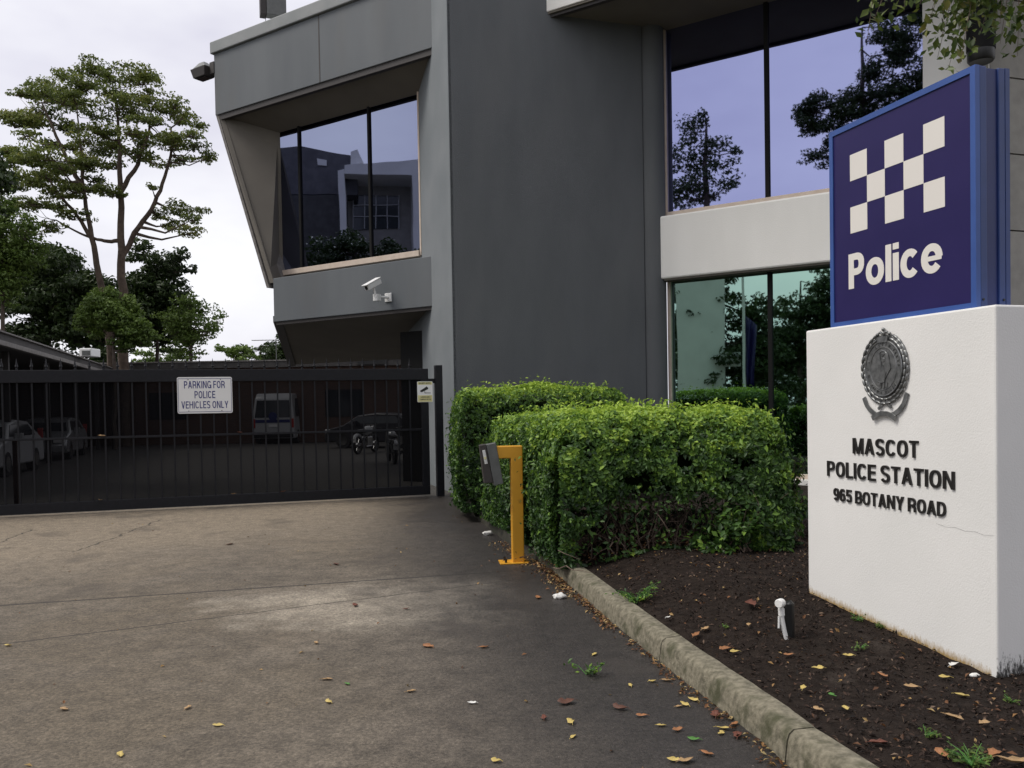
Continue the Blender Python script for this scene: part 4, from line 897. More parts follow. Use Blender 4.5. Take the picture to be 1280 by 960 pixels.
# ================================================================== TREES
def tree(name, label, base, trunks, clumps, leafm, lsize, dens, bark='bark', group=None, seed=1, limb=.05, sub=6, flat=.55, cat='tree', upbias=.4, spread=.9):
    rg = np.random.default_rng(seed); root = thing(name, label, cat, base, 0, group); tb = MB(); pts = []
    for path, rad in trunks:
        q = []
        for a, b in zip(path, path[1:]):
            for i in range(4): q.append(Vector(a).lerp(Vector(b), i / 4))
        q.append(Vector(path[-1])); rr = np.interp(np.linspace(0, 1, len(q)), np.linspace(0, 1, len(rad)), rad)
        q = [q[0]] + [p + Vector(rg.normal(size=3) * r_ * .25) for p, r_ in zip(q[1:-1], rr[1:-1])] + [q[-1]]
        tb.tube(q, list(rr), 9); pts += list(zip(q, rr))
    P, N, T = [], [], []
    for (c, rx, ry, rz) in clumps:
        c = Vector(c); cand = [(p, r_) for p, r_ in pts if p.z < c.z + rz * .5] or pts
        p0, r0 = min(cand, key=lambda t: (t[0] - c).length + .35 * abs(c.z - t[0].z)); 
        if (p0 - c).length > .3 * rx:
            mid = p0.lerp(c, .5) - UP * (.12 * (c - p0).length); l0 = min(r0 * .7, limb * (1 + .05 * (c - p0).length))
            tb.tube([p0, p0.lerp(mid, .5) + Vector(rg.normal(size=3) * .05 * rx), mid, mid.lerp(c, .6), c], [l0, l0 * .75, l0 * .55, l0 * .35, l0 * .2], 6, False)
        subs = []
        for k in range(sub):
            d = rg.normal(size=3); d /= np.linalg.norm(d); f = rg.uniform(.35, .95); o = Vector((d[0] * rx * f, d[1] * ry * f, d[2] * rz * f * .8)); subs.append((c + o, rg.uniform(.38, .6)))
            tb.tube([c - UP * rz * .3, (c + c + o) / 2 - UP * rz * .12, c + o], [limb * .3, limb * .2, limb * .08], 4, False)
        subs.append((c, .6)); cn = int(dens * 22 * rx * max(rz, .3 * rx) / (lsize * lsize)); ct = rg.normal() * .10
        for k in range(cn):
            sc, sf = subs[rg.integers(len(subs))]; d = rg.normal(size=3); d /= np.linalg.norm(d); d[2] = d[2] * (1 - upbias) + abs(d[2]) * upbias; f = rg.uniform(.25, 1) ** .5
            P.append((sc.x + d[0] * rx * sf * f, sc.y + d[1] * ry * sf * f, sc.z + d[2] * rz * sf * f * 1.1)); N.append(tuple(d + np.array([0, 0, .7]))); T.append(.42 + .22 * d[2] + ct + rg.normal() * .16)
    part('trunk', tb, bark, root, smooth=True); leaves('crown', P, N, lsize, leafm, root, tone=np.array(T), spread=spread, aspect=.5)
    return root
def cl(Y, lst, sy=1., jit=.0, seed=0):
    rg = np.random.default_rng(seed + 99); o = []
    for px, py, hw, hh in lst:
        y = Y + rg.uniform(-1, 1) * jit; c = ond(px, py, y); k = y / F; o.append((c, hw * k, hw * k * sy, hh * k))
    return o
YB = 40.
pa = lambda lst, Y=YB: [ond(a, b, Y) for a, b in lst]
bt = ond(155, 500, YB); bt.z = 0
big = [(122,84,26,11),(152,98,34,13),(178,104,14,7),(60,118,32,16),(38,148,28,16),(78,126,28,14),(108,104,22,10),(18,155,22,14),(172,128,26,9),(212,138,28,12),(232,150,14,8),(237,168,18,7),(222,178,26,9),(262,196,13,5),(148,133,30,9),(122,160,22,10),(140,186,30,12),(172,193,18,8),(98,160,18,8),(62,195,34,14),(104,207,14,9),(22,195,22,12),(14,222,20,12),(212,172,18,7),(128,238,16,8),(224,260,24,11),(236,292,20,7),(212,282,14,8),(198,270,10,6),(60,258,20,8),(96,128,20,9),(185,150,16,7),(246,182,16,5),(45,228,22,9),(160,165,20,8),(140,118,22,8),(90,185,16,8),(30,258,16,8),(205,205,12,5),(85,232,16,7)]
fill = [(120 + 125 * math.cos(k * 2.399) * math.sqrt(k / 34), 165 + 82 * math.sin(k * 2.399) * math.sqrt(k / 34) , 18, 9) for k in range(34)]
fill = [f for f in fill if not (f[0] > 150 and f[1] > 205)] + [(12 + 15.7 * (k * 5 % 7) , 200 + 9 * k % 95, 22, 11) for k in range(16)] + [(262, 200, 12, 5), (250, 158, 14, 6), (240, 275, 16, 7), (190, 235, 12, 5), (176, 170, 16, 8)]
tree('eucalyptus_tree', 'tall spreading eucalyptus with umbrella-like clumps rising above every other tree', bt,
     [([bt] + pa([(154, 400), (152, 330), (151, 260), (150, 200), (147, 150), (142, 110)]), [.30, .22, .18, .14, .10, .06, .03]),
      ([bt + V(-.5, .4, 0)] + pa([(134, 390), (122, 330), (112, 285), (104, 235), (100, 180), (96, 130)]), [.24, .17, .14, .11, .08, .05, .025]),
      (pa([(153, 320), (168, 292), (190, 262), (203, 230), (214, 195), (214, 160), (228, 148)]), [.13, .12, .10, .08, .06, .04, .02]),
      (pa([(116, 300), (96, 270), (72, 240), (48, 205), (34, 170)]), [.10, .08, .06, .04, .02]),
      (pa([(105, 240), (84, 200), (66, 160), (52, 128)]), [.12, .09, .06, .03]),
      (pa([(151, 240), (172, 205), (186, 165), (190, 135)]), [.12, .09, .06, .03]),
      (pa([(153, 300), (140, 302), (122, 300), (100, 292), (70, 275)]), [.11, .09, .07, .05, .03])],
     cl(YB, [(a, b, c * 1.3, d * 1.25) for a, b, c, d in big] + fill, 1.1, 2.6), 'leaf_euc', .16, 1.25, 'bark', None, 4, .075, 7, upbias=.55)
def simple(name, label, px, pytop, pybot, hw, Y, leafm, lsize, dens, seed, group=None, n=22, fl=.75, bark='bark_dark', baseY=None, sub=6, flat=.6):
    rg = np.random.default_rng(seed); b = ond(px, 500, Y); b.z = 0; lst = []; hw *= 1.3; pytop -= 6; cy = (pytop + pybot) / 2; hh = (pybot - pytop) / 2
    for k in range(n):
        a = rg.uniform(0, 6.283); f = rg.uniform(.1, .8) ** .8; lst.append((px + math.cos(a) * hw * f, cy + math.sin(a) * hh * f, hw * rg.uniform(.34, .5), hh * rg.uniform(.3, .44)))
    top = ond(px, pytop + hh * .5, Y)
    return tree(name, label, b, [([b, b.lerp(top, .4), top], [.03 * hw * Y / F + .08, .02 * hw * Y / F + .06, .04])], cl(Y, lst, 1., hw * Y / F * .4, seed), leafm, lsize, dens, bark, group, seed, .05, sub)
g_ = 'trees massed behind the car park'
simple('dense_tree', 'dark dense tree filling in left of the eucalyptus trunk above the carport roof', 62, 305, 445, 72, 46, 'leaf_dark', .26, 1.5, 21, g_, 30)
simple('dense_tree', 'dark broad-crowned tree right behind the eucalyptus trunk', 195, 318, 448, 46, 46, 'leaf_dark', .26, 1.4, 22, g_, 26)
simple('dense_tree', 'shaded understorey tree directly behind the eucalyptus base', 125, 350, 465, 50, 45, 'leaf_dark', .25, 1.5, 26, g_, 22)
simple('round_tree', 'small rounded yellow-green tree in front of the eucalyptus trunk', 142, 368, 455, 36, 37, 'leaf_light', .15, 1.7, 23, None, 26)
simple('airy_tree', 'thin pale airy tree at the right edge of the tree mass', 238, 372, 452, 32, 44, 'leaf_light', .17, .55, 24, None, 22)
simple('leafy_tree', 'mid green tree cut off by the left edge of the photo', 2, 225, 400, 38, 36, 'leaf_light', .17, 1.0, 25, None, 26)
simple('distant_tree', 'low distant bush left of the television aerial', 292, 436, 462, 22, 80, 'leaf_light', .35, 1.2, 27, g_, 14)
simple('distant_tree', 'distant bushy tree beside the television aerial', 325, 428, 462, 22, 85, 'leaf_dark', .38, 1.3, 28, g_, 14)
simple('distant_tree', 'distant dark tree peeping past the corner of the grey wing', 350, 424, 462, 20, 78, 'leaf_dark', .35, 1.4, 29, g_, 14)
simple('distant_tree', 'low green shrubs over the car park wall beside the parking sign', 200, 440, 468, 34, 60, 'leaf_light', .26, 1.2, 30, g_, 14)

# ================================================================== CAR PARK
ea = ond(0, 412, 16.6); ez = 3.25; ea = onz(0, 415, ez + .35); 
cpt = thing('carport', 'long dark-roofed carport along the left side of the car park', 'carport', (ea.x, ea.y, 0))
E0 = V(ea.x, ea.y, 0) - A * 5; LN = 30; LA = V(-A.y, A.x, 0)
part('fascia', MB().box(E0, A, LA, UP, (0, LN), (-.02, .12), (ez, ez + .33)), 'roof_dark', cpt)
part('gutter', MB().box(E0, A, LA, UP, (0, LN), (-.14, -.022), (ez + .0, ez + .12)), 'roof_edge', cpt, bevel=.01)
part('roof', MB().box(E0, A, LA, UP, (0, LN), (-.10, 9), (ez + .332, ez + .37)), 'roof_edge', cpt)
part('ceiling', MB().box(E0, A, LA, UP, (0, LN), (.13, 9), (ez + .2, ez + .3)), 'roof_dark', cpt)
part('back_wall', MB().box(E0, A, LA, UP, (0, LN), (7.5, 7.8), (0, ez + .2)), 'roof_dark', cpt)
for k in range(6): part('column', MB().box(E0, A, LA, UP, (2 + k * 5, 2.15 + k * 5), (.3, .45), (0, ez)), 'roof_dark', cpt)
ac0 = onz(110, 445, ez + .4); act = thing('air_conditioner', 'white boxed rooftop unit on the carport roof in front of the eucalyptus', 'air conditioner', (ac0.x, ac0.y, ez + .37))
a0_ = V(ac0.x, ac0.y, ez + .372); kx = 7.6 * ac0.y / F
part('cabinet', MB().box(a0_, V(1, 0, 0), V(0, 1, 0), UP, (-kx, kx), (-.2, .5), (0, kx * 1.35)), 'plastic_white', act, bevel=.03)
part('grille', MB().box(a0_, V(1, 0, 0), V(0, 1, 0), UP, (-kx * .5, kx * .85), (-.215, -.201), (kx * .2, kx * .95)), 'box_grey', act)
bw0 = ond(150, 451, 41); bw1 = ond(560, 449, 41)
bwt = thing('brick_building', 'low red brick building with a flat pale-edged roof behind the white van', 'building', (bw0.x, 41, 0))
zc = (bw0.z + bw1.z) / 2 
part('wall', MB().box(V(bw0.x - 6, 41, 0), V(1, 0, 0), V(0, 1, 0), UP, (0, 26), (0, 8), (0, zc - .35)), 'brick', bwt)
part('roof_slab', MB().box(V(bw0.x - 6, 41, 0), V(1, 0, 0), V(0, 1, 0), UP, (-.2, 26.2), (-.35, 8), (zc - .349, zc - .06)), 'roof_dark', bwt)
part('roof_edge', MB().box(V(bw0.x - 6, 41, 0), V(1, 0, 0), V(0, 1, 0), UP, (-.22, 26.2), (-.4, 8), (zc - .059, zc)), 'roof_edge', bwt)
for px in (210, 430): 
    q = ond(px, 490, 41); part('window', MB().box(V(q.x, 41, 0), V(1, 0, 0), V(0, 1, 0), UP, (-.9, .9), (-.03, .02), (1.2, 2.5)), 'car_glass', bwt)
q = ond(467, 452, 40.9); part('upper_window', MB().box(V(q.x, 40.6, 0), V(1, 0, 0), V(0, 1, 0), UP, (-.7, .7), (-.02, .3), (zc - .3, zc + .3)), 'black', bwt)
an = ond(345, 425, 60); ant = thing('television_aerial', 'thin television aerial on a mast in front of the distant trees', 'aerial', (an.x, an.y, 0))
part('mast', MB().tube([V(an.x, an.y, 0), an + UP * .1], .035, 6), 'box_grey', ant); part('boom', MB().tube([an - V(1.7, 0, 0), an + V(.3, 0, 0)], .025, 6), 'box_grey', ant)
el = MB(); 
for k in range(7): el.tube([an - V(1.6 - k * .25, .35, 0), an - V(1.6 - k * .25, -.35, 0)], .012, 4)
tag(part('elements', el, 'box_grey', ant), kind='stuff')

def loftcar(name, label, loc, rz, L, Wd, Hh, paint, cat='car', van=False, group=None):
    """profile sections along x (front = +x)"""
    root = thing(name, label, cat, loc, rz, group); I = lambda x, y, z: V(x, y, z)
    if van: prof = [(-L / 2, .45, .45), (-L / 2, 1.15, 1.2), (-L / 2 + .10, Hh - .25, 1), (-L / 2 + .3, Hh, .9), (L / 2 - 1.7, Hh, .9), (L / 2 - .9, 1.25, 1), (L / 2 - .1, 1.05, 1), (L / 2, .75, 1), (L / 2, .35, 1)]
    else: prof = [(-L / 2, .45, 1), (-L / 2 + .02, .85, 1), (-L / 2 + .35, Hh * .68, 1), (-L / 2 + .95, Hh * .96, .8), (-.15, Hh, .78), (.65, Hh * .93, .8), (1.25, Hh * .66, 1), (L / 2 - .25, Hh * .56, 1), (L / 2, .55, .95), (L / 2, .3, .95)]
    m = MB(); side = []
    for x, z, f in prof: side.append((x, z))
    hw = lambda z: Wd / 2 * (1 if z < (1.2 if van else Hh * .62) else (1 - (.13 if van else .22) * (z - (1.2 if van else Hh * .62)) / (Hh * .38)))
    pl_ = [V(x, -hw(z), z) for x, z in side] + []; pr_ = [V(x, hw(z), z) for x, z in side]; bl = [V(side[-1][0], -Wd / 2, .25), V(side[0][0], -Wd / 2, .25)]; br = [V(p.x, -p.y, p.z) for p in bl]
    m.hexa(pl_ + bl, pr_ + br); part('body', m, paint, root, world=False, bevel=.06, smooth=True)
    zb = 1.2 if van else Hh * .64
    def quad(n_, pts, mt): 
        c_ = sum(pts, V(0, 0, 0)) / 4; nrm = (pts[1] - pts[0]).cross(pts[2] - pts[1]).normalized(); nrm = nrm if nrm.dot(c_ - V(0, 0, .7)) > 0 else -nrm
        return part(n_, MB().prism([p + nrm * .004 for p in pts], nrm * .008), mt, root, world=False)
    r0, r1 = (prof[1], prof[2]) if van else (prof[2], prof[3]); a = .86
    rt = lambda f: (r0[0] + (r1[0] - r0[0]) * f, r0[1] + (r1[1] - r0[1]) * f)
    (xa, za), (xb, zb_2) = rt(.08), rt(.92)
    quad('rear_window', [V(xa, -hw(za) * a, za), V(xa, hw(za) * a, za), V(xb, hw(zb_2) * a, zb_2), V(xb, -hw(zb_2) * a, zb_2)], 'car_glass')
    f0, f1 = (prof[5], prof[4]) if van else (prof[6], prof[5])
    quad('windscreen', [V(f0[0] - .03, -hw(f0[1]) * a, f0[1] + .03), V(f0[0] - .03, hw(f0[1]) * a, f0[1] + .03), V(f1[0] + .05, hw(f1[1]) * a, f1[1] - .05), V(f1[0] + .05, -hw(f1[1]) * a, f1[1] - .05)], 'car_glass')
    for s_ in (-1, 1):
        zt_ = Hh * .9; x0, x1 = (-L / 2 + .5, L / 2 - 1.6) if van else (-1.35, 1.05); zz = zb + .08
        quad('side_window', [V(x0, s_ * hw(zz), zz), V(x1, s_ * hw(zz), zz), V(x1 - .45, s_ * hw(zt_), zt_), V(x0 + .3, s_ * hw(zt_), zt_)], 'car_glass')
        part('headlight', MB().box(V(L / 2, s_ * (Wd / 2 - .24), .68), V(1, 0, 0), V(0, 1, 0), UP, (-.1, .012), (-.17, .17), (-.08, .08)), 'lamp_clear', root, world=False, bevel=.02)
        part('tail_light', MB().box(V(-L / 2, s_ * (Wd / 2 - .09), .95), V(1, 0, 0), V(0, 1, 0), UP, (-.015, .05), (-.07, .07), (-.2, .22)), 'lamp_red', root, world=False, bevel=.01)
        part('mirror', MB().box(V(L / 2 - (1.2 if van else 1.5), s_ * (Wd / 2 + .1), 1.15 if van else .98), V(1, 0, 0), V(0, 1, 0), UP, (-.05, .07), (-.1, .1), (-.07, .12)), paint, root, world=False, bevel=.02)
        for x in (-L / 2 + .85, L / 2 - .85):
            wv = part('wheel', MB().tube([V(x, s_ * (Wd / 2 - .2), .32), V(x, s_ * (Wd / 2 - .0), .32)], .32, 20), 'tyre', root, world=False)
            part('rim', MB().tube([V(x, s_ * (Wd / 2 - .001), .32), V(x, s_ * (Wd / 2 + .012), .32)], .2, 14), 'chrome', wv, world=False)
    part('bumper', MB().box(V(-L / 2, 0, .42), V(1, 0, 0), V(0, 1, 0), UP, (-.08, .04), (-Wd / 2 + .05, Wd / 2 - .05), (-.12, .14)), 'car_dark' if van else paint, root, world=False, bevel=.03)
    part('number_plate', MB().box(V(-L / 2, 0, .85), V(1, 0, 0), V(0, 1, 0), UP, (-.02, 0), (-.2, .2), (-.06, .06)), 'lamp_clear', root, world=False)
    if van:
        part('stripe', MB().box(V(-L / 2, 0, 1.08), V(1, 0, 0), V(0, 1, 0), UP, (-.012, .0), (-Wd / 2 + .17, Wd / 2 - .17), (-.09, .05)), 'police_blue', root, world=False)
        part('badge', MB().tube([V(-L / 2 - .0, 0, 1.28), V(-L / 2 - .03, 0, 1.28)], .2, 20), 'police_blue', root, world=False)
    return root
vn = onz(340, 555, 0); loftcar('police_van', 'white police van seen from behind through the gate mesh', (vn.x, vn.y + 2.4, 0), R(90 + 2), 4.9, 1.95, 2.35, 'car_white', 'van', True)
c1_ = onz(20, 598, 0); loftcar('parked_car', 'white car under the carport at the far left behind the gate', (c1_.x - 1.7, c1_.y + 1.6, 0), R(-75), 4.3, 1.75, 1.45, 'car_white', group='cars parked behind the gate')
c2_ = onz(72, 577, 0); loftcar('parked_car', 'silver car parked deeper under the carport', (c2_.x - 1.5, c2_.y + 2.4, 0), R(-72), 4.4, 1.75, 1.45, 'car_silver', group='cars parked behind the gate')
c3_ = onz(437, 562, 0); loftcar('parked_car', 'dark car in the car park to the right of the van', (c3_.x + 1.0, c3_.y + 1.5, 0), R(160), 4.2, 1.75, 1.4, 'car_dark', group='cars parked behind the gate')
def motorbike(label, loc, rz, paint):
    r = thing('motorcycle', label, 'motorcycle', loc, rz, 'motorcycles behind the gate'); k = dict(world=False)
    for x in (-.7, .72):
        wv = part('wheel', MB().tube([V(x + .29 * math.cos(a * .3491), 0, .31 + .29 * math.sin(a * .3491)) for a in range(19)], .05, 8, False), 'tyre', r, **k)
        part('rim', MB().tube([V(x, -.03, .31), V(x, .03, .31)], .09, 12), 'chrome', wv, **k)
        sp_m = MB()
        for a in range(6): sp_m.tube([V(x, 0, .31), V(x + .25 * math.cos(a * 1.047), 0, .31 + .25 * math.sin(a * 1.047))], .01, 4, False)
        part('spokes', sp_m, 'chrome', wv, **k)
    part('fork', MB().tube([V(.72, -.08, .31), V(.48, -.08, .95)], .025, 6).tube([V(.72, .08, .31), V(.48, .08, .95)], .025, 6), 'chrome', r, **k)
    part('handlebar', MB().tube([V(.35, -.36, 1.02), V(.46, -.2, .98), V(.46, .2, .98), V(.35, .36, 1.02)], .016, 6), 'black', r, **k)
    part('fuel_tank', MB().ball((.15, 0, .80), .32, .15, .16), paint, r, smooth=True, **k); part('seat', MB().ball((-.38, 0, .78), .38, .13, .08), 'black', r, smooth=True, **k)
    part('engine', MB().cube((.1, 0, .42), .42, .26, .34), 'chrome', r, bevel=.04, **k); part('frame_tube', MB().tube([V(-.7, .06, .31), V(-.2, .06, .5), V(.3, .06, .6), V(.48, .03, .92)], .025, 6), 'black', r, **k)
    part('mudguard', MB().tube([V(-.7 + .36 * math.cos(a), 0, .31 + .36 * math.sin(a)) for a in (.6, 1.1, 1.6, 2.1, 2.6)], .06, 6), paint, r, smooth=True, **k); part('exhaust', MB().tube([V(.1, -.16, .25), V(-.4, -.17, .24), V(-.85, -.17, .34)], [.03, .035, .05], 8), 'chrome', r, **k)
    part('headlight', MB().ball((.56, 0, .86), .08, .09, .09), 'lamp_clear', r, smooth=True, **k); part('number_plate', MB().cube((-1.02, 0, .5), .015, .16, .18), 'lamp_clear', r, **k)
    return r
m1 = onz(458, 566, 0); motorbike('white motorcycle leaning left of the other one behind the gate bars', (m1.x, m1.y, 0), R(75), 'car_white')
m2 = onz(490, 578, 0); motorbike('darker chrome motorcycle nearest the right end of the gate', (m2.x, m2.y, 0), R(105), 'car_silver')
yb = onz(521, 590, 0); yt = thing('bollard', 'slim ochre bollard behind the right end of the gate', 'bollard', (yb.x, yb.y, 0)); part('post', MB().tube([V(yb.x, yb.y, 0), V(yb.x, yb.y, 1.1)], .05, 10), 'yellow_paint', yt); part('cap', MB().ball((yb.x, yb.y, 1.1), .05, .05, .03), 'black', yt)

# ================================================================== ACROSS THE STREET (mirrored in the glazing)
def refl(px, py, P, n, Ppl=None, npl=None, dist=None):
    d = ray(px, py); hit = CAM + d * ((P - CAM).dot(n) / d.dot(n)); r = d - n * (2 * d.dot(n))
    if dist is not None: return hit + r * (dist / math.hypot(r.x, r.y))
    return hit + r * ((Ppl - hit).dot(npl) / r.dot(npl))
def rplane(px, P, n, dist):
    a = refl(px, 300, P, n, dist=0); b = refl(px, 300, P, n, dist=dist); d = b - a; d.z = 0; return b, d.normalized()
# house with dark roof, seen in the upper left window
hP, hd_ = rplane(470, PG, NW, 15); H = lambda px, py, k=0.: refl(px, py, PG, NW, hP + hd_ * k, hd_)
hb = V(hP.x, hP.y, 0); ho = thing('neighbouring_house', 'white rendered house with a deep portal and dark roof mirrored in the upper left window', 'house', hb)
def hpoly(name, pts, k, dep, m, zb=None):
    q = [H(a, b, k) for a, b in pts]
    if zb is not None:
        q = q + [V(q[-1].x, q[-1].y, zb), V(q[0].x, q[0].y, zb)]
    return part(name, MB().prism(q, hd_ * dep), m, ho)
hpoly('wall', [(300, 244), (433, 244)], .6, 6, 'road_grey', 0)
hpoly('roof', [(290, 190), (376, 183), (446, 196), (446, 243), (290, 243)], .8, 5, 'house_roof')
hpoly('chimney', [(438, 190), (447, 187), (454, 203), (438, 207)], .7, 1., 'house_white')
hpoly('skylight', [(396, 198), (408, 200), (408, 207), (397, 206)], .74, .05, 'white_metal')
hpoly('portal_side', [(423, 213), (431, 211)], 0, 4, 'house_white', 0); hpoly('portal_side', [(515, 219), (560, 224)], 0, 4, 'house_white', 0)
hpoly('portal_header', [(431.3, 206), (560, 197), (560, 223), (515, 219), (431.3, 217)], .002, 4, 'house_white')
hpoly('recess_wall', [(431.3, 216), (514.8, 218)], 1.8, 2, 'stone_clad', 0)
wq = [(441, 244), (499, 245), (499, 285), (441, 288)]; hw_ = hpoly('window', wq, 1.74, .05, 'car_glass')
for i in range(5): hpoly('glazing_bar', [(441 + i * 14.3, 244), (442 + i * 14.3, 244), (442 + i * 14.3, 286), (441 + i * 14.3, 286)], 1.70, .03, 'house_white')
for yy in (256, 270): hpoly('glazing_bar', [(441, yy), (499, yy), (499, yy + .8), (441, yy + .8)], 1.66, .03, 'house_white')
def rtree(name, label, P, n, dist, clumps, leafm, lsize, dens, seed, group, sub=6, limb=.06, trunk=None):
    lst = []
    for px, py, hw, hh in clumps:
        c = refl(px, py, P, n, dist=dist); tot = (c - refl(px, py, P, n, dist=0)).length + 18; k = tot / F; lst.append((c, hw * k * 1.35, hw * k * 1.35, hh * k * 1.45))
    cx = sum((l[0] for l in lst), V(0, 0, 0)) / len(lst); b = trunk or V(cx.x, cx.y, 0); b = V(b.x, b.y, 0); top = max(l[0].z for l in lst)
    return tree(name, label, b, [([b, b.lerp(V(cx.x, cx.y, cx.z), .5), V(cx.x, cx.y, cx.z), V(cx.x, cx.y, top)], [.25, .2, .13, .04])], lst, leafm, lsize, dens, 'bark_dark', group, seed, limb, sub)
gs = 'street trees across the road'
rtree('garden_tree', 'dark bushy tree mirrored at the foot of the upper left window', PG, NW, 8, [(400, 322, 26, 18), (430, 306, 26, 20), (460, 322, 24, 18), (495, 318, 22, 14), (520, 332, 20, 12), (440, 332, 30, 14), (375, 336, 22, 12), (480, 338, 30, 14), (410, 345, 30, 16)], 'leaf_dark', .14, 1.5, 41, gs, 6)
rtree('street_tree', 'loose small-leaved tree mirrored at the left of the violet window', G0, NW, 26, [(852, 205, 22, 22), (868, 165, 18, 18), (885, 190, 20, 16), (870, 232, 30, 18), (905, 205, 16, 9), (918, 190, 9, 6), (895, 240, 22, 14), (845, 245, 24, 18), (912, 228, 14, 7), (878, 148, 8, 9)], 'leaf_dark', .20, .62, 42, gs, 7)
rtree('street_tree', 'heavy clumped tree mirrored at the right of the violet window', G0, NW, 27, [(1020, 135, 20, 14), (1012, 160, 16, 12), (1050, 150, 22, 16), (1078, 120, 22, 18), (1100, 95, 20, 18), (1130, 60, 22, 30), (1045, 180, 14, 12), (1022, 195, 14, 7), (1050, 205, 18, 9), (1090, 175, 24, 20), (1120, 140, 26, 24), (1150, 110, 24, 30), (1110, 195, 26, 16), (1140, 180, 24, 24), (1150, 20, 24, 24), (1008, 135, 10, 10)], 'leaf_dark', .17, 1.5, 43, gs, 7)
rtree('street_tree', 'dark leafy tree mirrored in the left of the green window', G0, NW, 22, [(855, 370, 24, 14), (880, 365, 20, 12), (905, 372, 18, 10), (870, 395, 26, 16), (895, 410, 24, 16), (855, 420, 22, 20), (925, 400, 22, 14), (940, 420, 26, 20), (915, 445, 30, 20), (880, 455, 26, 20), (855, 465, 24, 22), (905, 480, 30, 18), (848, 352, 14, 10), (870, 350, 20, 8), (900, 352, 14, 8), (948, 385, 20, 14), (955, 440, 26, 20), (940, 470, 26, 20), (960, 490, 26, 20)], 'leaf_dark', .22, 1.25, 44, gs, 7)
rtree('street_tree', 'rounded green tree mirrored in the right of the green window', G0, NW, 33, [(985, 400, 26, 18), (1010, 392, 24, 18), (1030, 375, 20, 22), (1035, 350, 18, 14), (975, 425, 26, 18), (1005, 430, 28, 20), (1035, 415, 26, 24), (990, 455, 30, 22), (1030, 460, 30, 24), (960, 450, 22, 20), (1000, 485, 34, 20), (950, 480, 24, 18)], 'leaf_dark', .26, 1.3, 45, gs, 7)
fP, fd = rplane(929, G0, NW, 19); f0 = refl(929, 345, G0, NW, fP, fd); fb_ = V(f0.x, f0.y, 0)
fpt = thing('flagpole', 'white flagpole with a drooping dark blue flag mirrored in the green window', 'flagpole', fb_)
part('pole', MB().tube([fb_, V(fb_.x, fb_.y, 3.5), V(fb_.x, fb_.y, f0.z + 1.5)], [.07, .06, .045], 12), 'white_metal', fpt, smooth=True)
zf1 = refl(929, 395, G0, NW, fP, fd).z; zf0 = refl(929, 478, G0, NW, fP, fd).z; sf = V(-fd.y, fd.x, 0)
if (refl(940, 400, G0, NW, fP, fd) - f0).dot(sf) < 0: sf = -sf
m = MB(); 
for i in range(8):
    for j in range(6):
        def q_(i, j): return fb_ + sf * (.07 + .055 * i * (1 - .3 * (j / 6)) ) + fd * (.07 * math.sin(i * 1.7 + j * .4)) + UP * (zf1 - (zf1 - zf0) * j / 6 - .05 * i)
        m.face([q_(i, j), q_(i + 1, j), q_(i + 1, j + 1), q_(i, j + 1)])
fo_ = part('flag', m, 'sign_navy', fpt, smooth=True); sd_m = fo_.modifiers.new('thickness', 'SOLIDIFY'); sd_m.thickness = .006
wP, wd_ = rplane(875, G0, NW, 21)
wa, wb_ = refl(845, 352, G0, NW, wP, wd_), refl(905, 352, G0, NW, wP, wd_)
wt = thing('white_pylon', 'tall pale rendered pylon mirrored behind the flagpole in the green window', 'pylon', V(wa.x, wa.y, 0))
part('slab', MB().prism([V(wa.x, wa.y, 0), V(wb_.x, wb_.y, 0), V(wb_.x, wb_.y, wa.z + 1.), V(wa.x, wa.y, wa.z + 1.)], wd_ * .5), 'house_white', wt, bevel=.02)
ba, bb = refl(905.5, 440, G0, NW, wP, wd_), refl(926, 458, G0, NW, wP, wd_)
part('cross_beam', MB().prism([V(ba.x, ba.y, bb.z), V(bb.x, bb.y, bb.z), V(bb.x, bb.y, ba.z), V(ba.x, ba.y, ba.z)], wd_ * .4), 'house_white', wt)
# more street trees closing the view behind the camera and shading the frontage
rg = np.random.default_rng(77)
def roundtree(label, x, y, h, r_, seed, name='street_tree', lf='leaf_dark', dens=1.2, ls=.3, n=13):
    rg = np.random.default_rng(seed); b = V(x, y, 0); L_ = []
    for k in range(n):
        a = rg.uniform(0, 6.28); f = rg.uniform(0, .75); L_.append((V(x + math.cos(a) * r_ * f, y + math.sin(a) * r_ * f, h * .68 + rg.uniform(-.22, .24) * h), r_ * rg.uniform(.32, .45), r_ * rg.uniform(.32, .45), h * rg.uniform(.12, .18)))
    return tree(name, label, b, [([b, V(x, y, h * .45), V(x, y, h * .85)], [.3, .24, .08])], L_, lf, ls, dens, 'bark_dark', gs, seed, .08, 6)
for k, (x, y, h, r_, lb) in enumerate(((6, -15, 11, 6, 'large spreading street tree directly across from the driveway'), (17, -12, 10, 6, 'large street tree across the road to the right'), (-12, -24, 9, 5.5, 'tree beyond the road to the left of the driveway'), (-26, -20, 8.5, 5.5, 'bushy tree beyond the road far to the left'), (-36, -8, 8, 5, 'tree at the far left end of the road'), (-24, -34, 10, 6, 'tall tree in the back row across the road'), (-46, -24, 9, 7, 'broad tree in the back row far left'), (-42, 4, 8, 5, 'tree beside the neighbouring house'), (4, -28, 11, 7, 'tall tree in the back row opposite the driveway'))):
    roundtree(lb, x, y, h, r_, 60 + k, ls=.34)

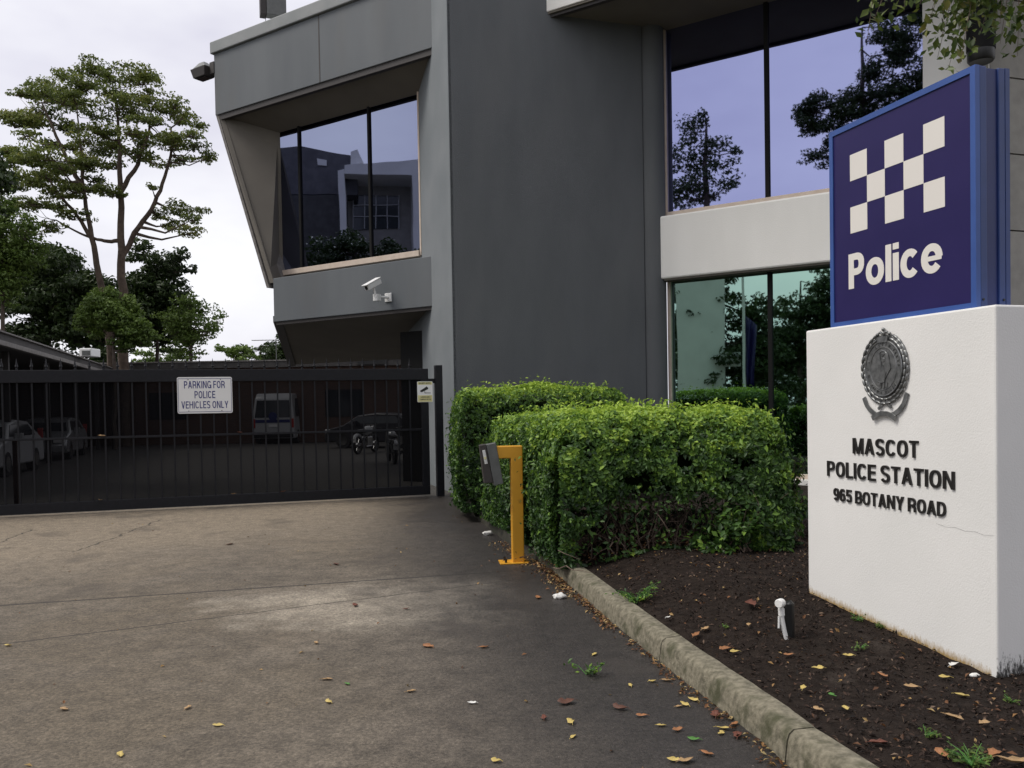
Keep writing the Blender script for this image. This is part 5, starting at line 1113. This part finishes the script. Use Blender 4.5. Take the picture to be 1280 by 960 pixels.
# tree at the right whose twigs hang over the police sign
tb = V(6.9, 7.4, 0); hang = []
rt_ = tree('overhanging_tree', 'leafy tree just outside the right edge whose twigs hang over the police sign', tb, [([tb, V(6.8, 7.2, 3), V(6.0, 7.0, 5.6), V(5.4, 6.9, 6.6)], [.16, .13, .09, .04])],
    [(V(5.0, 7.2, 6.1), .9, .9, .5), (V(6.2, 7.4, 6.4), 1.1, 1.1, .7), (V(7.3, 7.2, 6.2), 1.1, 1.1, .7), (V(4.4, 7.3, 6.0), .6, .6, .35)], 'leaf_vine', .085, .9, 'bark', None, 81, .03, 6)
rg = np.random.default_rng(5); tw = MB(); P, N, T = [], [], []
for (px, py, n) in ((1092, 25, 3), (1084, 50, 2), (1100, 5, 3), (1130, 15, 3), (1160, 30, 4), (1178, 45, 4), (1150, 5, 3), (1172, 72, 3), (1190, 60, 5), (1200, 80, 4), (1205, 40, 6), (1215, 20, 7), (1235, 15, 8), (1250, 30, 8), (1265, 12, 8), (1275, 45, 6), (1225, 42, 4), (1190, 15, 6), (1272, 70, 3), (1250, 55, 2), (1185, 88, 2), (1165, 12, 4), (1240, 2, 8), (1210, 4, 8)):
    tip = ond(px, py, rg.uniform(6.3, 7.0)); top = V(tip.x + rg.uniform(.2, .7), tip.y + rg.uniform(-.1, .3), 5.3 + rg.uniform(0, .5))
    mid = tip.lerp(top, .5) + V(-.05, 0, .12); tw.tube([top, mid, tip], [.006, .004, .0015], 5, False)
    for i in range(n * 15):
        f = rg.uniform(0, .75) ** 1.2; p = tip.lerp(mid, f * 2) if f < .5 else mid.lerp(top, (f - .5) * 2); P.append(tuple(p + Vector(rg.normal(size=3) * .06))); N.append((rg.normal() * .4, -.6, .5)); T.append(.42 + rg.normal() * .25)
part('hanging_twigs', tw, 'twig', rt_); leaves('hanging_leaves', P, N, .075, 'leaf_vine', rt_, tone=np.array(T), spread=.7, aspect=.52, fold=.1)

# ================================================================== SMALL THINGS ON THE GROUND
gl_ = onz(978, 791, .2); gx, gy = gl_.x, gl_.y; gz = bedz(gx, gy); gt_ = thing('garden_light', 'small white stake light with a round head tilted against a black backing in the soil', 'garden light', (gx, gy, gz - .02))
g0 = V(gx, gy, gz)
part('stake', MB().tube([g0 + V(.02, -.03, -.03), g0 + V(.0, -.03, .05), g0 + V(-.012, -.03, .12), g0 + V(-.015, -.03, .19)], [.013, .014, .014, .014], 10), 'plastic_white', gt_, smooth=True)
part('joint', MB().tube([g0 + V(-.013, -.03, .135), g0 + V(-.015, -.03, .175)], .019, 12), 'plastic_white', gt_)
part('lamp_head', MB().tube([g0 + V(-.045, -.075, .215), g0 + V(-.04, -.07, .215), g0 + V(-.015, -.035, .212), g0 + V(-.01, -.03, .212)], [.023, .027, .027, .022], 16), 'plastic_white', gt_, smooth=True)
part('side_tube', MB().tube([g0 + V(-.032, -.035, .06), g0 + V(-.03, -.035, .13)], .007, 8), 'plastic_white', gt_)
part('backing', MB().tube([g0 + V(.04, .0, -.03), g0 + V(.04, .0, .20), g0 + V(.035, .0, .21)], [.032, .032, .02], 12), 'black', gt_)
def leafobj(px, py, size, matn, label, group, rot=None, onbed=False, name='fallen_leaf'):
    p = onz(px, py, 0)
    for _ in range(5 if onbed else 0): p = onz(px, py, bedz(p.x, p.y) + .012)
    a = random.uniform(0, 6.28) if rot is None else rot; mb = MB(); n = 6; L_ = size; wv = size * random.uniform(.38, .55); curl = random.uniform(.15, .5); tws = random.uniform(-.9, .9); bnd = random.uniform(-.5, .5)
    top = []; 
    for k in range(n + 1):
        t_ = k / n - .5; hw = wv * .5 * (1 - (2 * t_) ** 2) ** .7 + .0008; zc_ = .004 + L_ * curl * (t_ * t_) * 1.4; tw_ = tws * t_; bend = L_ * bnd * t_ * t_
        hw *= 1 + .25 * math.sin(k * 2.3 + px); top.append([V(t_ * L_, -hw + bend, zc_ + hw * (.6 + tw_)), V(t_ * L_, bend, zc_), V(t_ * L_, hw + bend, zc_ + hw * (.35 - tw_))])
    for k in range(n):
        for j in range(2): mb.face([top[k][j], top[k + 1][j], top[k + 1][j + 1], top[k][j + 1]])
    mb.tube([V(-L_ / 2, 0, top[0][1].z), V(-L_ * .68, L_ * .03, top[0][1].z * .6)], .0012, 4)
    o = part(name, mb, matn, None, smooth=True); o.location = (p.x, p.y, p.z + .001); o.rotation_euler = (0, 0, a); tag(o, label, 'leaf', group); md = o.modifiers.new('thickness', 'SOLIDIFY'); md.thickness = .0008
    return o
gdr = 'dry leaves scattered over the driveway'; gbd = 'dry leaves scattered over the soil'
DL = [(856, 882, .07, 'leaf_yellow', 'pale yellow curled leaf in the cluster by the kerb'), (866, 876, .07, 'leaf_yellow', 'yellow leaf lying against another one near the kerb'), (849, 884, .05, 'leaf_tan', 'small tan leaf left of the yellow cluster'), (894, 896, .09, 'leaf_red', 'broad dark orange leaf close to the kerb face'), (904, 912, .07, 'leaf_yellow', 'cream yellow leaf below the dark orange one'), (918, 907, .06, 'leaf_orange', 'orange leaf right beside the kerb'), (902, 918, .05, 'leaf_yellow', 'little yellow leaf under the cream one'), (922, 921, .08, 'leaf_red', 'reddish brown leaf lowest along the kerb'), (867, 926, .06, 'leaf_green', 'single green leaf near the bottom of the drive'), (847, 914, .06, 'leaf_orange', 'upright orange leaf in the damp strip'), (827, 908, .05, 'leaf_yellow', 'small yellow leaf alone on the damp concrete'), (802, 896, .06, 'leaf_orange', 'curled orange leaf left of the yellow one'), (884, 944, .07, 'leaf_orange', 'orange leaf near the bottom edge of the photo'), (842, 952, .06, 'leaf_yellow', 'pale leaf at the bottom edge left of the orange one'), (858, 953, .08, 'leaf_tan', 'long tan leaf at the bottom edge'), (713, 904, .07, 'leaf_yellow', 'flat yellowish leaf in the middle foreground'), (716, 922, .05, 'leaf_yellow', 'yellow leaf just below the flat one'), (680, 899, .06, 'leaf_red', 'small red-brown leaf in the middle foreground'), (708, 880, .10, 'leaf_brown', 'wet brown leaf with a stalk on the concrete'), (775, 887, .09, 'leaf_brown', 'dark wet leaf stuck flat to the damp concrete'), (743, 819, .06, 'leaf_yellow', 'pale leaf above the green sprig'), (788, 858, .05, 'leaf_yellow', 'straw coloured leaf right of the green sprig'), (833, 852, .06, 'leaf_tan', 'tan leaf tipped up beside the kerb'), (816, 853, .05, 'leaf_yellow', 'tiny yellow leaf beside the tan one'), (534, 809, .10, 'leaf_orange', 'large orange brown leaf on the pale patch edge'), (514, 865, .06, 'leaf_tan', 'tan leaf in the centre of the foreground'), (409, 850, .07, 'leaf_tan', 'thin tan leaf in the left foreground'), (434, 856, .05, 'leaf_green', 'grey-green leaf right of the thin tan one'), (411, 879, .06, 'leaf_yellow', 'yellow sliver of leaf pointing up'), (272, 908, .06, 'leaf_yellow', 'bright yellow leaf low in the left foreground'), (150, 945, .07, 'leaf_yellow', 'narrow yellow leaf near the bottom left'), (288, 681, .10, 'leaf_brown', 'small dark leaf far up the drive near the gate'), (420, 706, .10, 'leaf_brown', 'brown leaf halfway up the drive'), (444, 758, .09, 'leaf_red', 'red leaf on the bleached patch'), (395, 805, .05, 'leaf_tan', 'pale leaf below the bleached patch'), (673, 748, .10, 'leaf_orange', 'rusty flat leaf beside the white litter'), (605, 810, .07, 'leaf_orange', 'orange leaf on the pale concrete left of the sprig'), (620, 953, .05, 'leaf_yellow', 'straw flake at the bottom centre'), (235, 886, .06, 'leaf_tan', 'tan leaf in the left foreground above the bright yellow one'), (80, 888, .06, 'leaf_tan', 'long pale leaf at the far left'), (508, 762, .05, 'leaf_red', 'small red leaf at the right of the bleached patch'), (590, 880, .05, 'paper_white', 'tiny white petal in the centre foreground'), (10, 808, .06, 'leaf_yellow', 'pale leaf at the left edge')]
for px, py, sz, m_, lb in DL: leafobj(px, py, sz, m_, lb, gdr)
BL = [(870, 795, .10, 'leaf_orange', 'orange brown leaf on the soil just above the kerb'), (881, 788, .08, 'leaf_tan', 'tan leaf beside the orange one above the kerb'), (907, 812, .09, 'leaf_orange', 'long orange leaf on the soil behind the kerb'), (918, 816, .06, 'leaf_yellow', 'yellow leaf end-on beside the long orange leaf'), (936, 782, .06, 'leaf_tan', 'tan leaf left of the garden light'), (938, 756, .14, 'leaf_red', 'rusty bark strip lying behind the garden light'), (1060, 821, .06, 'leaf_yellow', 'pale yellow leaf in the middle of the soil'), (1022, 837, .07, 'leaf_yellow', 'cream leaf nearer the kerb'), (1004, 862, .07, 'leaf_yellow', 'bright yellow leaf by the kerb top'), (1057, 887, .06, 'leaf_yellow', 'small yellow leaf low on the soil'), (1104, 846, .08, 'leaf_orange', 'upright rusty leaf in the middle of the soil'), (1040, 871, .06, 'leaf_green', 'greenish leaf lying near the kerb'), (1139, 860, .07, 'leaf_tan', 'tan leaf in front of the sign wall'), (1181, 848, .06, 'leaf_yellow', 'yellow leaf close to the sign wall'), (1202, 871, .07, 'leaf_yellow', 'flat yellow leaf below the wall corner'), (1193, 898, .10, 'leaf_tan', 'long tan leaf near the right corner'), (1178, 945, .09, 'leaf_orange', 'orange leaf beside the weed at the bottom'), (1243, 945, .09, 'leaf_orange', 'orange leaf at the bottom right'), (1270, 955, .14, 'leaf_tan', 'large tan leaf cut off at the bottom right corner'), (1098, 930, .08, 'leaf_red', 'dark red leaf low on the soil'), (1022, 888, .06, 'leaf_tan', 'tan flake beside the kerb top'), (1230, 905, .06, 'leaf_tan', 'tan leaf right of the long one'), (985, 820, .06, 'leaf_orange', 'orange flake below the garden light'), (1192, 832, .09, 'paper_white', 'white scrap of bark near the wall corner'), (835, 773, .05, 'paper_white', 'round pale seed husk behind the kerb')]
for px, py, sz, m_, lb in BL: leafobj(px, py, sz, m_, lb, gbd, onbed=True)
def crumple(px, py, r_, z, label, name='crumpled_paper', m_='paper_white'):
    p = onz(px, py, z); mb = MB().ball((0, 0, 0), r_, r_ * .7, r_ * .45, 14, 10); rg = np.random.default_rng(int(px))
    mb.v = [v * (1 + .45 * mnoise.noise(v / r_ * 1.9 + Vector((px, 0, 0)))) for v in mb.v]; o = part(name, mb, m_, None); o.location = (p.x, p.y, z + r_ * .35); tag(o, label, 'litter'); return o
crumple(610, 669, .07, 0, 'small pale clump of litter left of the yellow post foot'); crumple(700, 748, .055, 0, 'white crumpled scrap on the drive against the kerb'); crumple(1218, 846, .024, .13, 'white broken husk on the soil at the wall corner')
def weed(px, py, rad, n, size, label, matn='leaf_light', seed=1, z=None):
    p = onz(px, py, .2)
    for _ in range(5): p = onz(px, py, bedz(p.x, p.y) if z is None else z)
    r = thing('weed', label, 'weed', p, 0, 'small weeds'); rg = np.random.default_rng(seed); tw = MB(); P, N, T = [], [], []
    for k in range(n):
        a = rg.uniform(0, 6.28); l = rad * rg.uniform(.5, 1.1); tip = p + V(math.cos(a) * l, math.sin(a) * l, l * rg.uniform(.3, .9)); tw.tube([p, p.lerp(tip, .5) + UP * l * .15, tip], [.003, .002, .001], 4, False)
        for i in range(7): f = rg.uniform(.3, 1.05); P.append(tuple(p.lerp(tip, f) + Vector(rg.normal(size=3) * size * .4))); N.append((0, -.2, 1)); T.append(.5 + rg.normal() * .25)
    part('stem', tw, 'leaf_green', r); leaves('leaves', P, N, size, matn, r, tone=np.array(T), spread=.5, aspect=.45, fold=.1)
weed(795, 752, .17, 26, .034, 'bushy green weed growing over the kerb below the hedge', 'leaf_hedge', 1)
weed(1215, 958, .10, 22, .026, 'spreading pale green weed at the bottom right', 'leaf_light', 2); weed(1158, 921, .05, 8, .02, 'tiny weed sprig low in the soil', 'leaf_light', 3)
weed(1075, 812, .04, 8, .016, 'little green sprout in the middle of the soil', 'leaf_light', 4); weed(1072, 776, .05, 8, .018, 'small sprout near the foot of the sign wall', 'leaf_light', 5); weed(1264, 878, .04, 8, .016, 'small green weed at the right edge', 'leaf_light', 6)
weed(1098, 784, .04, 6, .018, 'tiny sprout against the sign wall', 'leaf_light', 7); weed(907, 785, .03, 5, .018, 'very small sprout behind the kerb', 'leaf_light', 8); weed(733, 843, .10, 7, .035, 'fresh green sprig lying on the drive', 'leaf_hedge', 9, 0)
# loose bark mulch and litter
rg = np.random.default_rng(11); P, N, T = [], [], []
for k in range(26000):
    y = 2.8 + 6.5 * rg.uniform() ** 1.3; x = kerbx(y) + .17 + rg.uniform() ** .9 * 3.2; P.append((x, y, bedz(x, y) + .004 + rg.uniform(0, .012))); N.append((0, 0, 1)); T.append(rg.beta(1.1, 1.9))
tag(leaves('bark_mulch', P, N, .021, 'chip', None, tone=np.array(T), spread=.45, aspect=.38, jit=.8), 'dark brown bark mulch covering the garden soil', 'mulch', kind='stuff')
P, N, T = [], [], []
for k in range(1500):
    y = 2.6 + 7.4 * rg.uniform(); y = y if rg.uniform() < .5 else 6 + 3.5 * rg.uniform(); x = kerbx(y) - abs(rg.normal()) * (.045 + .05 * (y > 7)) - .01; P.append((x, y, .006 + rg.uniform(0, .008))); N.append((0, 0, 1)); T.append(rg.beta(1.6, 1.6))
for k in range(1500):
    y = 2.9 + 8 * rg.uniform(); x = kerbx(y) + .2 + 3. * rg.uniform(); P.append((x, y, bedz(x, y) + .015)); N.append((0, 0, 1)); T.append(rg.beta(1.5, 2.))
for k in range(900):
    a = rg.normal(size=2); x = hol.x + a[0] * .6; y = hol.y + .1 + abs(a[1]) * .6; P.append((x, y, bedz(x, y) + .02 + rg.uniform(0, .04))); N.append((0, 0, 1)); T.append(rg.beta(1.5, 3.))
for k in range(160):
    x, y = rg.uniform(-6, .8), rg.uniform(3, 12.5)
    if x < kerbx(y) - .1: P.append((x, y, .006)); N.append((0, 0, 1)); T.append(rg.beta(2, 1.6))
tag(leaves('leaf_litter', P, N, .026, 'litter', None, tone=np.array(T), spread=.35, aspect=.5, jit=.6), 'fine brown leaf litter gathered along the kerb and over the bed', 'leaf litter', kind='stuff')
# debris caught on the gate rails
for k, (px, py, sz, lb) in enumerate(((128, 549, .12, 'dry brown leaf caught on the gate mid rail at the left'), (300, 543, .10, 'rusty leaf caught on the mid rail below the parking sign'), (125, 634, .10, 'pale leaf resting on the bottom beam at the left'), (292, 624, .09, 'pale leaf resting on the bottom beam below the parking sign'), (355, 619, .14, 'brown leaf heap on the bottom beam right of the parking sign'))):
    p = onp(px, py, gO + nG * .05, nG); o = leafobj(100 + k, 700, sz, ['leaf_tan', 'leaf_red', 'leaf_tan', 'leaf_tan', 'leaf_brown'][k], lb, 'leaves caught on the gate'); o.location = (p.x, p.y, zm + .02 if k < 2 else .205); o.rotation_euler = (.3, .1, k)
